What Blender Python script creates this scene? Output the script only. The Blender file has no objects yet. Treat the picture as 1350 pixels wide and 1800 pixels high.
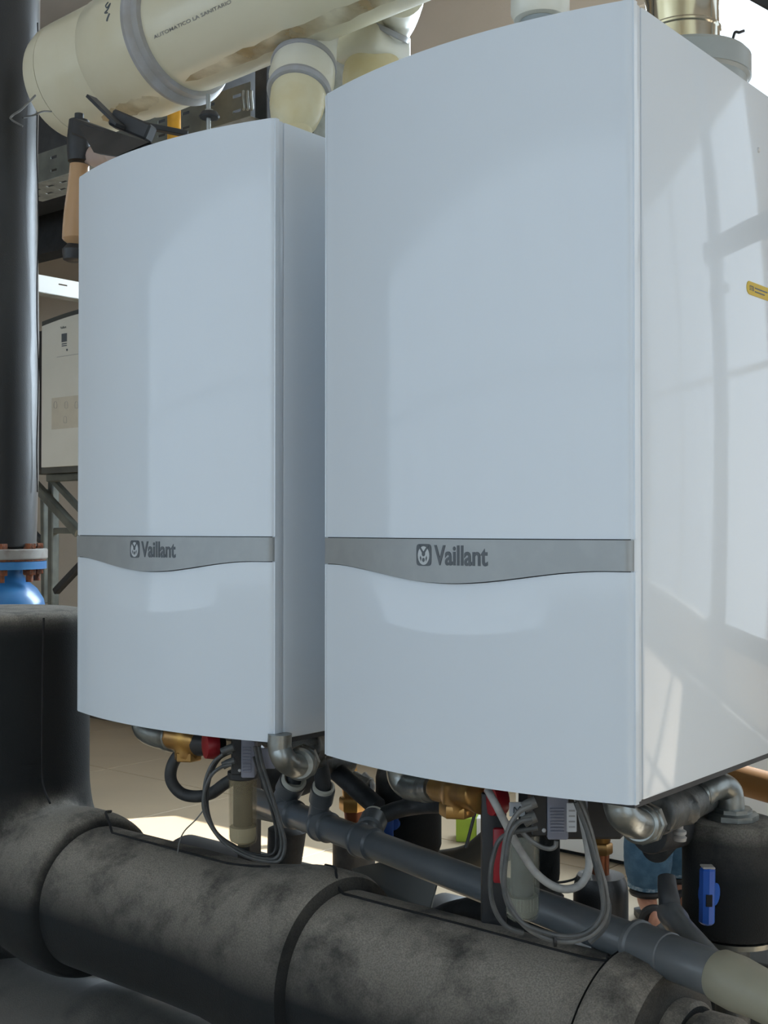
import bpy, bmesh, math, random
from mathutils import Vector, Matrix
random.seed(7)
PI = math.pi
S = bpy.context.scene
C = S.collection

# ------------------------------------------------------------------ camera
YAW = math.radians(39.75); PITCH = math.radians(0.71); CAM = Vector((0, 0, 1.3)); FPX = 2100.0
cd = bpy.data.cameras.new('camera'); cam = bpy.data.objects.new('camera', cd); C.objects.link(cam)
cd.sensor_fit = 'VERTICAL'; cd.sensor_height = 36.0; cd.lens = 42.0; cd.clip_start = 0.02
cam.location = CAM; cam.rotation_euler = (PI/2 + PITCH, 0, YAW)
S.camera = cam

# ------------------------------------------------------------------ world, sun, window light, exposure
w = bpy.data.worlds.new('world'); S.world = w; w.use_nodes = True
bg = w.node_tree.nodes['Background']; bg.inputs[0].default_value = (0.76, 0.88, 1.0, 1); bg.inputs[1].default_value = 1.9
sd = bpy.data.lights.new('sun', 'SUN'); sun = bpy.data.objects.new('sun', sd); C.objects.link(sun)
sd.energy = 19; sd.angle = 0.01; sd.color = (1.0, 0.96, 0.90)
sun.rotation_euler = Vector((-0.43, -0.61, -0.67)).to_track_quat('-Z', 'Y').to_euler()

def area(name, loc, size, direction, energy, color):
    d = bpy.data.lights.new(name, 'AREA'); d.shape = 'RECTANGLE'; d.size, d.size_y = size
    d.energy = energy; d.color = color
    o = bpy.data.objects.new(name, d); C.objects.link(o); o.location = loc
    o.rotation_euler = Vector(direction).to_track_quat('-Z', 'Y').to_euler(); return o
area('window_light_back', (-2.33, 4.93, 2.65), (1.6, 2.0), (0, -1, -0.15), 190, (0.72, 0.87, 1.0))
area('window_light_front', (-2.7, -3.9, 2.2), (11, 2.6), (0, 1, 0), 42, (0.50, 0.76, 1.0))
area('window_light_right', (3.9, 0.6, 2.2), (4.8, 2.6), (-1, 0, 0), 6, (0.50, 0.80, 1.0))
vs = S.view_settings
vs.view_transform = 'Standard'; vs.look = 'None'; vs.gamma = 1.0; vs.use_curve_mapping = False
vs.exposure = 0.0

# ------------------------------------------------------------------ pixel of the photograph -> point at a depth
Rv = Vector((math.cos(YAW), math.sin(YAW), 0)); Vh = Vector((-math.sin(YAW), math.cos(YAW), 0))
Fv = Vh*math.cos(PITCH) + Vector((0, 0, math.sin(PITCH))); Uv = Vector((0, 0, math.cos(PITCH))) - Vh*math.sin(PITCH)
def ray(px, py): return Fv + Rv*((px-675)/FPX) + Uv*((900-py)/FPX)
def P(px, py, d): return CAM + ray(px, py)*d
def PY(px, py, y): r = ray(px, py); return CAM + r*(y/r.y)
def PX(px, py, x): r = ray(px, py); return CAM + r*(x/r.x)

# ------------------------------------------------------------------ materials
MATS = {}
def mat(name, col, rough=0.5, metal=0.0, noise=None, bump=None, coat=0.0, trans=0.0, alpha=1.0, spec=0.5, sheen=0.0):
    """noise=(scale, colour2, lo, hi); bump=(scale, strength)"""
    if name in MATS: return MATS[name]
    m = bpy.data.materials.new(name); m.use_nodes = True; nt = m.node_tree; b = nt.nodes['Principled BSDF']
    b.inputs['Base Color'].default_value = (*col, 1); b.inputs['Roughness'].default_value = rough
    b.inputs['Metallic'].default_value = metal; b.inputs['Coat Weight'].default_value = coat
    b.inputs['Coat Roughness'].default_value = 0.06
    b.inputs['Transmission Weight'].default_value = trans; b.inputs['Alpha'].default_value = alpha
    b.inputs['Specular IOR Level'].default_value = spec
    tc = nt.nodes.new('ShaderNodeTexCoord')
    geo = nt.nodes.new('ShaderNodeNewGeometry')
    if noise:
        n = nt.nodes.new('ShaderNodeTexNoise'); n.inputs['Scale'].default_value = noise[0]; n.inputs['Detail'].default_value = 5
        r = nt.nodes.new('ShaderNodeValToRGB'); r.color_ramp.elements[0].position = noise[2]; r.color_ramp.elements[1].position = noise[3]
        r.color_ramp.elements[0].color = (*col, 1); r.color_ramp.elements[1].color = (*noise[1], 1)
        nt.links.new(geo.outputs['Position'], n.inputs['Vector']); nt.links.new(n.outputs['Fac'], r.inputs['Fac'])
        nt.links.new(r.outputs['Color'], b.inputs['Base Color'])
    if bump:
        n2 = nt.nodes.new('ShaderNodeTexNoise'); n2.inputs['Scale'].default_value = bump[0]; n2.inputs['Detail'].default_value = 4
        bp = nt.nodes.new('ShaderNodeBump'); bp.inputs['Strength'].default_value = bump[1]; bp.inputs['Distance'].default_value = 0.01
        nt.links.new(geo.outputs['Position'], n2.inputs['Vector'])
        nt.links.new(n2.outputs['Fac'], bp.inputs['Height']); nt.links.new(bp.outputs['Normal'], b.inputs['Normal'])
    MATS[name] = m; return m

enamel = mat('white_enamel', (0.66, 0.725, 0.785), 0.5, coat=0.6, noise=(1.5, (0.65, 0.715, 0.78), .4, .6))
enamel_in = mat('panel_gap', (0.05, 0.055, 0.06), 0.7, noise=(8, (.04, .04, .05), .4, .6))
band_m = mat('brushed_band', (0.33, 0.35, 0.355), 0.42, metal=0.35, noise=(30, (.31, .33, .335), .4, .6))
print_m = mat('dark_print', (0.085, 0.10, 0.115), 0.5, noise=(40, (.09, .105, .12), .4, .6))
print_l = mat('pale_print', (0.50, 0.54, 0.56), 0.5, noise=(40, (.48, .52, .54), .4, .6))
cream = mat('cream_plastic', (0.67, 0.63, 0.48), 0.33, coat=.25, noise=(3.5, (0.60, 0.54, 0.35), .45, .75))
cream_w = mat('pale_plastic', (0.72, 0.71, 0.62), 0.35, coat=.25, noise=(6, (0.66, 0.62, 0.48), .4, .7))
amber = mat('aged_cream_plastic', (0.62, 0.52, 0.28), 0.4, noise=(12, (0.68, 0.62, 0.42), .35, .65))
seal_m = mat('grey_seal', (0.36, 0.36, 0.37), 0.5, noise=(20, (.32, .31, .29), .4, .6))
stain_m = mat('brown_stain', (0.42, 0.28, 0.11), 0.55)
_n = stain_m.node_tree.nodes.new('ShaderNodeTexNoise'); _n.inputs['Scale'].default_value = 9; _n.inputs['Detail'].default_value = 6
_g = stain_m.node_tree.nodes.new('ShaderNodeNewGeometry'); _r = stain_m.node_tree.nodes.new('ShaderNodeMapRange')
_r.inputs[1].default_value = .36; _r.inputs[2].default_value = .68; _r.inputs[4].default_value = .75
stain_m.node_tree.links.new(_g.outputs['Position'], _n.inputs['Vector']); stain_m.node_tree.links.new(_n.outputs['Fac'], _r.inputs[0])
stain_m.node_tree.links.new(_r.outputs[0], stain_m.node_tree.nodes['Principled BSDF'].inputs['Alpha'])
black_pl = mat('black_plastic', (0.018, 0.019, 0.021), 0.5, noise=(20, (.026, .027, .029), .4, .6))
rubber = mat('black_rubber', (0.020, 0.022, 0.024), 0.6, noise=(40, (.035, .036, .037), .4, .65), bump=(120, .1))
blackm = mat('black_steel', (0.022, 0.023, 0.025), 0.5, metal=.2, noise=(20, (.032, .033, .035), .4, .6))
galv = mat('galvanised_steel', (0.36, 0.37, 0.35), 0.42, metal=.75, noise=(25, (.24, .25, .23), .35, .65))
galv_d = mat('dull_galvanised', (0.17, 0.175, 0.15), 0.5, metal=.5, noise=(12, (.11, .115, .10), .35, .65))
cast = mat('cast_steel', (0.33, 0.35, 0.34), 0.34, metal=.85, noise=(18, (.20, .21, .20), .35, .65), bump=(90, .08))
castd = mat('dull_casting', (0.14, 0.145, 0.14), 0.5, metal=.6, noise=(25, (.07, .075, .075), .35, .65), bump=(70, .3))
brass = mat('brass', (0.50, 0.29, 0.08), 0.36, metal=.8, noise=(25, (.34, .19, .07), .35, .65))
stainless = mat('stainless_steel', (0.62, 0.60, 0.52), 0.12, metal=1.0, noise=(4, (.55, .52, .43), .4, .6))
greyp = mat('grey_flue_plastic', (0.30, 0.33, 0.33), 0.4, noise=(10, (.28, .31, .31), .4, .6))
pvc = mat('grey_pvc', (0.095, 0.105, 0.113), 0.38, noise=(9, (.115, .122, .127), .4, .65), coat=.1)
pvc_b = mat('beige_pvc', (0.30, 0.29, 0.22), 0.45, noise=(9, (.26, .25, .19), .4, .6))
yellow = mat('yellow_paint', (0.72, 0.36, 0.02), 0.45, noise=(15, (.60, .29, .02), .4, .6))
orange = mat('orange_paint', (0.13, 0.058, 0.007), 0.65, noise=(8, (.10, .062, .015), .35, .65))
rust = mat('rusty_steel', (0.34, 0.10, 0.035), 0.75, noise=(90, (.14, .06, .035), .35, .65), bump=(150, .4))
bluep = mat('blue_paint', (0.04, 0.20, 0.50), 0.33, coat=.3, noise=(14, (.06, .26, .58), .4, .65))
bluep2 = mat('blue_handle', (0.012, 0.075, 0.36), 0.4, noise=(14, (.015, .09, .40), .4, .65))
redp = mat('red_plastic', (0.30, 0.012, 0.02), 0.4, noise=(14, (.22, .01, .015), .4, .65))
flange_m = mat('grey_flange', (0.34, 0.33, 0.31), 0.55, noise=(30, (.26, .22, .19), .45, .7))
lilac = mat('lilac_plastic', (0.27, 0.28, 0.34), 0.5, noise=(15, (.24, .25, .31), .4, .6))
paper = mat('paper_label', (0.62, 0.63, 0.64), 0.6, noise=(15, (.57, .58, .59), .4, .6))
hosew = mat('pale_hose', (0.36, 0.36, 0.345), 0.5, noise=(60, (.26, .26, .25), .4, .65))
cable_m = mat('grey_cable', (0.055, 0.06, 0.062), 0.5, noise=(60, (.09, .092, .09), .4, .65))
cable_l = mat('pale_grey_cable', (0.15, 0.15, 0.145), 0.5, noise=(60, (.11, .11, .105), .4, .65))
wall_m = mat('tan_plaster', (0.56, 0.48, 0.39), 0.85, noise=(2.5, (.52, .45, .36), .35, .65), bump=(40, .15))
wall_p = mat('pale_plaster', (0.60, 0.62, 0.63), 0.85, noise=(2.5, (.56, .58, .59), .35, .65), bump=(40, .15))
ceil_m = mat('ceiling_plaster', (0.50, 0.45, 0.39), 0.9, noise=(2, (.46, .41, .36), .35, .65))
tile_m = mat('tan_floor_tile', (0.47, 0.37, 0.25), 0.42, noise=(1.8, (.40, .32, .22), .35, .7), bump=(15, .03))
grout_m = mat('dark_grout', (0.10, 0.085, 0.065), 0.9, noise=(30, (.08, .07, .055), .4, .6))
whitep = mat('white_painted_metal', (0.80, 0.80, 0.77), 0.5, noise=(3, (.77, .77, .73), .4, .6))
ivory = mat('ivory_cover', (0.66, 0.65, 0.58), 0.5, noise=(3, (.62, .61, .54), .4, .6))
denim = mat('blue_denim', (0.028, 0.085, 0.16), 0.85, noise=(35, (.055, .13, .22), .4, .7), bump=(500, .3))
denim_l = mat('denim_stitching', (0.22, 0.29, 0.36), 0.85, noise=(90, (.06, .13, .2), .4, .6))
skin = mat('skin', (0.55, 0.27, 0.18), 0.5, noise=(12, (.50, .24, .16), .4, .6))
shoem = mat('black_leather', (0.010, 0.011, 0.012), 0.55, coat=.0, noise=(30, (.02, .02, .022), .4, .6))
shirt_m = mat('grey_cotton', (0.2, 0.2, 0.22), 0.9, noise=(30, (.17, .17, .19), .4, .6))
hair_m = mat('dark_hair', (0.02, 0.015, 0.012), 0.6, noise=(80, (.035, .025, .02), .4, .6))
green_m = mat('green_card', (0.30, 0.42, 0.03), 0.6, noise=(10, (.27, .38, .03), .4, .6))

def foam(name, base, dust, thresh, sheen=.12, coat=0.0):
    """dark closed-cell foam with settled dust on upward faces and rubbed, darker patches"""
    m = bpy.data.materials.new(name); m.use_nodes = True; nt = m.node_tree; b = nt.nodes['Principled BSDF']; L = nt.links.new
    b.inputs['Roughness'].default_value = 0.85; b.inputs['Specular IOR Level'].default_value = 0.25; b.inputs['Sheen Weight'].default_value = sheen; b.inputs['Sheen Roughness'].default_value = 0.3; b.inputs['Coat Weight'].default_value = coat; b.inputs['Coat Roughness'].default_value = 0.38
    geo = nt.nodes.new('ShaderNodeNewGeometry')
    sx = nt.nodes.new('ShaderNodeSeparateXYZ'); L(geo.outputs['Normal'], sx.inputs[0])
    up = nt.nodes.new('ShaderNodeMapRange'); up.inputs[1].default_value = thresh; up.inputs[2].default_value = 0.8; L(sx.outputs[2], up.inputs[0])
    n1 = nt.nodes.new('ShaderNodeTexNoise'); n1.inputs['Scale'].default_value = 9; n1.inputs['Detail'].default_value = 8; n1.inputs['Roughness'].default_value = .65
    n2 = nt.nodes.new('ShaderNodeTexNoise'); n2.inputs['Scale'].default_value = 420; n2.inputs['Detail'].default_value = 2
    L(geo.outputs['Position'], n1.inputs['Vector']); L(geo.outputs['Position'], n2.inputs['Vector'])
    r1 = nt.nodes.new('ShaderNodeMapRange'); r1.inputs[1].default_value = .34; r1.inputs[2].default_value = .52; r1.inputs[3].default_value = .25; L(n1.outputs['Fac'], r1.inputs[0])
    r2 = nt.nodes.new('ShaderNodeMapRange'); r2.inputs[1].default_value = .35; r2.inputs[2].default_value = .65; r2.inputs[3].default_value = .62; L(n2.outputs['Fac'], r2.inputs[0])
    a = nt.nodes.new('ShaderNodeMath'); a.operation = 'MULTIPLY'; L(up.outputs[0], a.inputs[0]); L(r1.outputs[0], a.inputs[1])
    c = nt.nodes.new('ShaderNodeMath'); c.operation = 'MULTIPLY'; L(a.outputs[0], c.inputs[0]); L(r2.outputs[0], c.inputs[1])
    mx = nt.nodes.new('ShaderNodeMixRGB'); mx.inputs[1].default_value = (*base, 1); mx.inputs[2].default_value = (*dust, 1)
    L(c.outputs[0], mx.inputs[0]); L(mx.outputs[0], b.inputs['Base Color'])
    bp = nt.nodes.new('ShaderNodeBump'); bp.inputs['Strength'].default_value = .35; bp.inputs['Distance'].default_value = .003
    L(n2.outputs['Fac'], bp.inputs['Height']); L(bp.outputs['Normal'], b.inputs['Normal'])
    return m
foam_m = foam('dusty_black_foam', (0.014, 0.016, 0.017), (0.30, 0.275, 0.235), 0.0, .05)
foam_p = foam('black_foam', (0.013, 0.015, 0.017), (0.09, 0.088, 0.08), 0.2, .8, .95)
seam_m = mat('foam_seam', (0.008, 0.008, 0.009), 0.9, noise=(30, (.012, .012, .013), .4, .6))

def thin_clear(name, tint, alpha, rough=0.08):
    m = bpy.data.materials.new(name); m.use_nodes = True; nt = m.node_tree; L = nt.links.new
    b = nt.nodes['Principled BSDF']; b.inputs['Base Color'].default_value = (*tint, 1); b.inputs['Roughness'].default_value = rough
    b.inputs['Alpha'].default_value = alpha
    n = nt.nodes.new('ShaderNodeTexNoise'); n.inputs['Scale'].default_value = 30
    mr = nt.nodes.new('ShaderNodeMapRange'); mr.inputs[3].default_value = max(0, alpha-.05); mr.inputs[4].default_value = alpha+.05
    g = nt.nodes.new('ShaderNodeNewGeometry'); L(g.outputs['Position'], n.inputs['Vector']); L(n.outputs['Fac'], mr.inputs[0]); L(mr.outputs[0], b.inputs['Alpha'])
    return m
clear = thin_clear('clear_plastic', (0.34, 0.36, 0.30), 0.24)
clear_a = thin_clear('clear_amber_plastic', (0.50, 0.42, 0.26), 0.22)
amberc = thin_clear('amber_translucent_plastic', (0.55, 0.34, 0.18), 0.82, .2)
glass = thin_clear('window_glass', (0.9, 0.95, 1.0), 0.06, .02)
silt_g = mat('grey_sediment_water', (0.22, 0.225, 0.19), 0.5, noise=(20, (.19, .195, .165), .4, .6))
silt = mat('pale_sediment_water', (0.50, 0.44, 0.30), 0.5, noise=(20, (.45, .39, .26), .4, .6))

# ------------------------------------------------------------------ mesh helpers
def sharpen(bm, ang=35):
    a = math.radians(ang)
    for f in bm.faces: f.smooth = True
    for e in bm.edges:
        if len(e.link_faces) == 2 and e.calc_face_angle(0) > a: e.smooth = False
ROOT = {}
def obj(name, bm, m, parent=None, ang=35, extra=()):
    bmesh.ops.recalc_face_normals(bm, faces=bm.faces)
    sharpen(bm, ang)
    me = bpy.data.meshes.new(name); bm.to_mesh(me); bm.free()
    return link_mesh(name, me, m, parent, extra)
def link_mesh(name, me, m, parent=None, extra=()):
    me.materials.append(m)
    for x in extra: me.materials.append(x)
    o = bpy.data.objects.new(name, me); C.objects.link(o)
    if parent is None:
        vs_ = [v.co for v in me.vertices]
        lo = Vector([min(v[i] for v in vs_) for i in range(3)]); hi = Vector([max(v[i] for v in vs_) for i in range(3)])
        base = Vector(((lo.x+hi.x)/2, (lo.y+hi.y)/2, lo.z))
        me.transform(Matrix.Translation(-base)); o.location = base; ROOT[o.name] = base
    else:
        base = ROOT[parent.name]; me.transform(Matrix.Translation(-base)); o.parent = parent; ROOT[o.name] = base
    return o
def tag(o, label=None, cat=None, group=None, kind=None):
    if label: o['label'] = label
    if cat: o['category'] = cat
    if group: o['group'] = group
    if kind: o['kind'] = kind
    return o
def thing(name, label, cat, loc, group=None):
    o = bpy.data.objects.new(name, None); C.objects.link(o); o.empty_display_size = .05
    o.location = loc; ROOT[o.name] = Vector(loc); return tag(o, label, cat, group)
def struct(name, bm, m, parent=None, ang=35):
    o = obj(name, bm, m, parent, ang)
    if parent is None: o['kind'] = 'structure'
    return o

def B(): return bmesh.new()
def box(bm, x0, x1, y0, y1, z0, z1, bev=0.0, seg=2, M=None):
    t = bmesh.new()
    bmesh.ops.create_cube(t, size=1)
    for v in t.verts: v.co = Vector(((x0+x1)/2 + v.co.x*(x1-x0), (y0+y1)/2 + v.co.y*(y1-y0), (z0+z1)/2 + v.co.z*(z1-z0)))
    if bev: bmesh.ops.bevel(t, geom=t.edges[:], offset=bev, segments=seg, affect='EDGES', profile=.5)
    if M: bmesh.ops.transform(t, matrix=M, verts=t.verts)
    me = bpy.data.meshes.new('t'); t.to_mesh(me); t.free(); bm.from_mesh(me); bpy.data.meshes.remove(me)
    return bm
def frame_of(d):
    d = d.normalized(); a = Vector((0, 0, 1)) if abs(d.z) < .9 else Vector((1, 0, 0))
    u = a.cross(d).normalized(); return u, d.cross(u)
def lathe(bm, prof, origin, axis=(0, 0, 1), n=40, ripple=None):
    """prof: list of (radius, distance along the axis)"""
    o = Vector(origin); d = Vector(axis).normalized(); u, v = frame_of(d); rings = []
    for r, h in prof:
        if r < 1e-6: rings.append([bm.verts.new(o+d*h)]); continue
        ring = []
        for k in range(n):
            a = 2*PI*k/n; rr = r*(1+(ripple(a, h) if ripple else 0))
            ring.append(bm.verts.new(o + d*h + (u*math.cos(a)+v*math.sin(a))*rr))
        rings.append(ring)
    for A, Bn in zip(rings, rings[1:]):
        for k in range(n):
            k2 = (k+1) % n
            if len(A) == 1 and len(Bn) == 1: continue
            if len(A) == 1: bm.faces.new((A[0], Bn[k], Bn[k2]))
            elif len(Bn) == 1: bm.faces.new((A[k], A[k2], Bn[0]))
            else: bm.faces.new((A[k], A[k2], Bn[k2], Bn[k]))
    if len(rings[0]) > 1: bm.faces.new(rings[0][::-1])
    if len(rings[-1]) > 1: bm.faces.new(rings[-1])
    return bm
def cyl(bm, p0, p1, r, r1=None, n=32, bev=0.0):
    p0, p1 = Vector(p0), Vector(p1); L = (p1-p0).length; r1 = r if r1 is None else r1
    if bev: prof = [(r-bev, 0), (r-bev*.3, bev*.3), (r, bev), (r1, L-bev), (r1-bev*.3, L-bev*.3), (r1-bev, L)]
    else: prof = [(r, 0), (r1, L)]
    return lathe(bm, prof, p0, p1-p0, n)
def spline(pts, sub=8):
    pts = [Vector(p) for p in pts]
    if len(pts) < 3: return pts
    out = []; q = [pts[0]*2-pts[1]] + pts + [pts[-1]*2-pts[-2]]
    for i in range(1, len(q)-2):
        for k in range(sub):
            t = k/sub; a, b, c, d = q[i-1], q[i], q[i+1], q[i+2]
            out.append(.5*((2*b)+(c-a)*t+(2*a-5*b+4*c-d)*t*t+(3*b-a-3*c+d)*t**3))
    out.append(pts[-1]); return out
def tube(bm, pts, r, n=14, sub=8, smooth=True):
    """r: number, or a function of t in 0..1"""
    path = spline(pts, sub) if smooth else [Vector(p) for p in pts]
    rf = r if callable(r) else (lambda t: r)
    T = [(path[min(i+1, len(path)-1)]-path[max(i-1, 0)]).normalized() for i in range(len(path))]
    u, _ = frame_of(T[0]); rings = []
    for i, (p, t) in enumerate(zip(path, T)):
        u = (u - t*u.dot(t)).normalized(); v = t.cross(u); rr = rf(i/(len(path)-1))
        rings.append([bm.verts.new(p+(u*math.cos(2*PI*k/n)+v*math.sin(2*PI*k/n))*rr) for k in range(n)])
    for A, Bn in zip(rings, rings[1:]):
        for k in range(n): bm.faces.new((A[k], A[(k+1) % n], Bn[(k+1) % n], Bn[k]))
    bm.faces.new(rings[0][::-1]); bm.faces.new(rings[-1]); return bm
def hexnut(bm, p, axis, r, h): return lathe(bm, [(r*.93, 0), (r, h*.12), (r, h*.88), (r*.93, h)], p, axis, 6)
def blend(parts_fn, voxel=0.01, it=6):
    """joins overlapping shapes into one smooth skin"""
    bm = B(); parts_fn(bm); bmesh.ops.recalc_face_normals(bm, faces=bm.faces)
    me = bpy.data.meshes.new('t'); bm.to_mesh(me); bm.free()
    o = bpy.data.objects.new('t', me); C.objects.link(o)
    r = o.modifiers.new('r', 'REMESH'); r.mode = 'VOXEL'; r.voxel_size = voxel
    s = o.modifiers.new('s', 'SMOOTH'); s.iterations = it; s.factor = .5
    dg = bpy.context.evaluated_depsgraph_get(); dg.update()
    out = bpy.data.meshes.new_from_object(o.evaluated_get(dg)); bpy.data.objects.remove(o); bpy.data.meshes.remove(me)
    for p in out.polygons: p.use_smooth = True
    out.materials.clear(); return out
def text_mesh(txt, height, origin, xdir, updir, thick=.0004, bold=.0, width=None):
    cu = bpy.data.curves.new('t', 'FONT'); cu.body = txt; cu.size = 1; cu.extrude = 0; cu.offset = bold; cu.resolution_u = 4
    o = bpy.data.objects.new('t', cu); C.objects.link(o)
    dg = bpy.context.evaluated_depsgraph_get(); dg.update()
    me = bpy.data.meshes.new_from_object(o.evaluated_get(dg)); bpy.data.objects.remove(o)
    xs = [v.co.x for v in me.vertices]; ys = [v.co.y for v in me.vertices]
    sy = height/(max(ys)-min(ys)); sx = (width/(max(xs)-min(xs))) if width else sy; x0, y0 = min(xs), min(ys)
    X, Uu = Vector(xdir).normalized(), Vector(updir).normalized(); o0 = Vector(origin); nn = X.cross(Uu)
    bm = B(); bm.from_mesh(me); bpy.data.meshes.remove(me)
    for v in bm.verts: v.co = o0 + X*((v.co.x-x0)*sx) + Uu*((v.co.y-y0)*sy)
    r = bmesh.ops.extrude_face_region(bm, geom=bm.faces[:])
    for v in r['geom']:
        if isinstance(v, bmesh.types.BMVert): v.co += nn*thick
    return bm
def prism(bm, pts, nrm, thick):
    """flat outline given thickness along nrm"""
    n = Vector(nrm).normalized()*thick
    a = [bm.verts.new(Vector(p)) for p in pts]; b = [bm.verts.new(Vector(p)+n) for p in pts]
    bm.faces.new(a); bm.faces.new(b[::-1])
    for i in range(len(pts)): j = (i+1) % len(pts); bm.faces.new((a[i], b[i], b[j], a[j]))
    return bm
def ell(c, X, U, rx, ry, n=24): return [Vector(c)+Vector(X)*(rx*math.cos(2*PI*k/n))+Vector(U)*(ry*math.sin(2*PI*k/n)) for k in range(n)]

# ================================================================== SETTING
RX0, RX1, RY0, RY1, RZ = -9.0, 4.0, -4.0, 5.0, 4.3
fl = struct('floor', box(B(), RX0, RX1, RY0, RY1, -.12, -.008), grout_m)
TS = 1.0; tile_me = None; ox = -5.26
ix0 = math.floor((RX0-ox)/TS); iy = [-4 + k for k in range(9)]
x = ox + ix0*TS
tb = box(B(), .003, TS-.003, .003, TS-.003, -.01, 0, .0015, 1); bmesh.ops.recalc_face_normals(tb, faces=tb.faces)
tile_me = bpy.data.meshes.new('tile'); tb.to_mesh(tile_me); tb.free(); tile_me.materials.append(tile_m)
base = ROOT[fl.name]
for i in range(1, 13):
    for y in iy:
        t = bpy.data.objects.new('tile', tile_me); C.objects.link(t); t.parent = fl
        t.location = Vector((ox+(ix0+i)*TS, y, random.uniform(-.0008, 0)))-base
struct('ceiling', box(B(), RX0, RX1, RY0, RY1, RZ, RZ+.1), ceil_m)
struct('wall_left', box(B(), RX0-.15, RX0, RY0, RY1, 0, RZ), wall_m)
def wall_holes(along, a0, a1, thick, holes):
    """a wall with window openings: strips around the holes; along='x' or 'y'"""
    bm = B(); cuts = sorted({a0, a1} | {h[0] for h in holes} | {h[1] for h in holes})
    for c0, c1 in zip(cuts, cuts[1:]):
        hz = [h for h in holes if h[0] <= c0 and h[1] >= c1]
        spans = [(0, hz[0][2]), (hz[0][3], RZ)] if hz else [(0, RZ)]
        for z0, z1 in spans:
            if along == 'x': box(bm, c0, c1, thick[0], thick[1], z0, z1)
            else: box(bm, thick[0], thick[1], c0, c1, z0, z1)
    return bm
WB = (-3.16, -1.5, 1.6, 3.72); WB2 = (0.1, 3.4, 0.4, 3.72)
struct('wall_back', wall_holes('x', RX0, RX1, (RY1, RY1+.15), [WB, WB2]), wall_m)
WF = (-8.2, 2.8, 0.9, 3.5); struct('wall_front', wall_holes('x', RX0, RX1, (RY0-.15, RY0), [WF]), wall_p)
WR = (-1.8, 3.0, 0.9, 3.5); struct('wall_right', wall_holes('y', RY0, RY1, (RX1, RX1+.15), [WR]), wall_p)
def window(name, along, a0, a1, z0, z1, at, nv, nh):
    def bb(bm, p0, p1, q0, q1, t0, t1, bev=0):
        return box(bm, p0, p1, at+t0, at+t1, q0, q1, bev) if along == 'x' else box(bm, at+t0, at+t1, p0, p1, q0, q1, bev)
    bm = B(); f = .045
    bb(bm, a0, a1, z0, z0+f, -.03, .03); bb(bm, a0, a1, z1-f, z1, -.03, .03); bb(bm, a0, a0+f, z0, z1, -.03, .03); bb(bm, a1-f, a1, z0, z1, -.03, .03)
    fr = struct(name, bm, whitep)
    for k in range(1, nv):
        c = a0+(a1-a0)*k/nv; obj('mullion', bb(B(), c-.02, c+.02, z0+f, z1-f, -.025, .025), whitep, fr)
    for k in range(1, nh):
        c = z0+(z1-z0)*k/nh; obj('transom', bb(B(), a0+f, a1-f, c-.02, c+.02, -.022, .022), whitep, fr)
    for i in range(nv):
        for j in range(nh):
            p0 = a0+(a1-a0)*i/nv; q0 = z0+(z1-z0)*j/nh
            obj('pane', bb(B(), p0+.02, p0+(a1-a0)/nv-.02, q0+.02, q0+(z1-z0)/nh-.02, -.003, .003), glass, fr)
window('window_1', 'x', *WB, RY1+.07, 2, 2)
window('window_2', 'x', *WB2, RY1+.07, 3, 2)
window('window_3', 'x', *WF, RY0-.07, 8, 2)
window('window_4', 'y', *WR, RX1+.07, 4, 2)
struct('baseboard_back', box(B(), RX0, RX1, RY1-.015, RY1, 0, .09), mat('dark_skirting', (.09, .07, .05), .6, noise=(8, (.07, .055, .04), .4, .6)))

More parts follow.
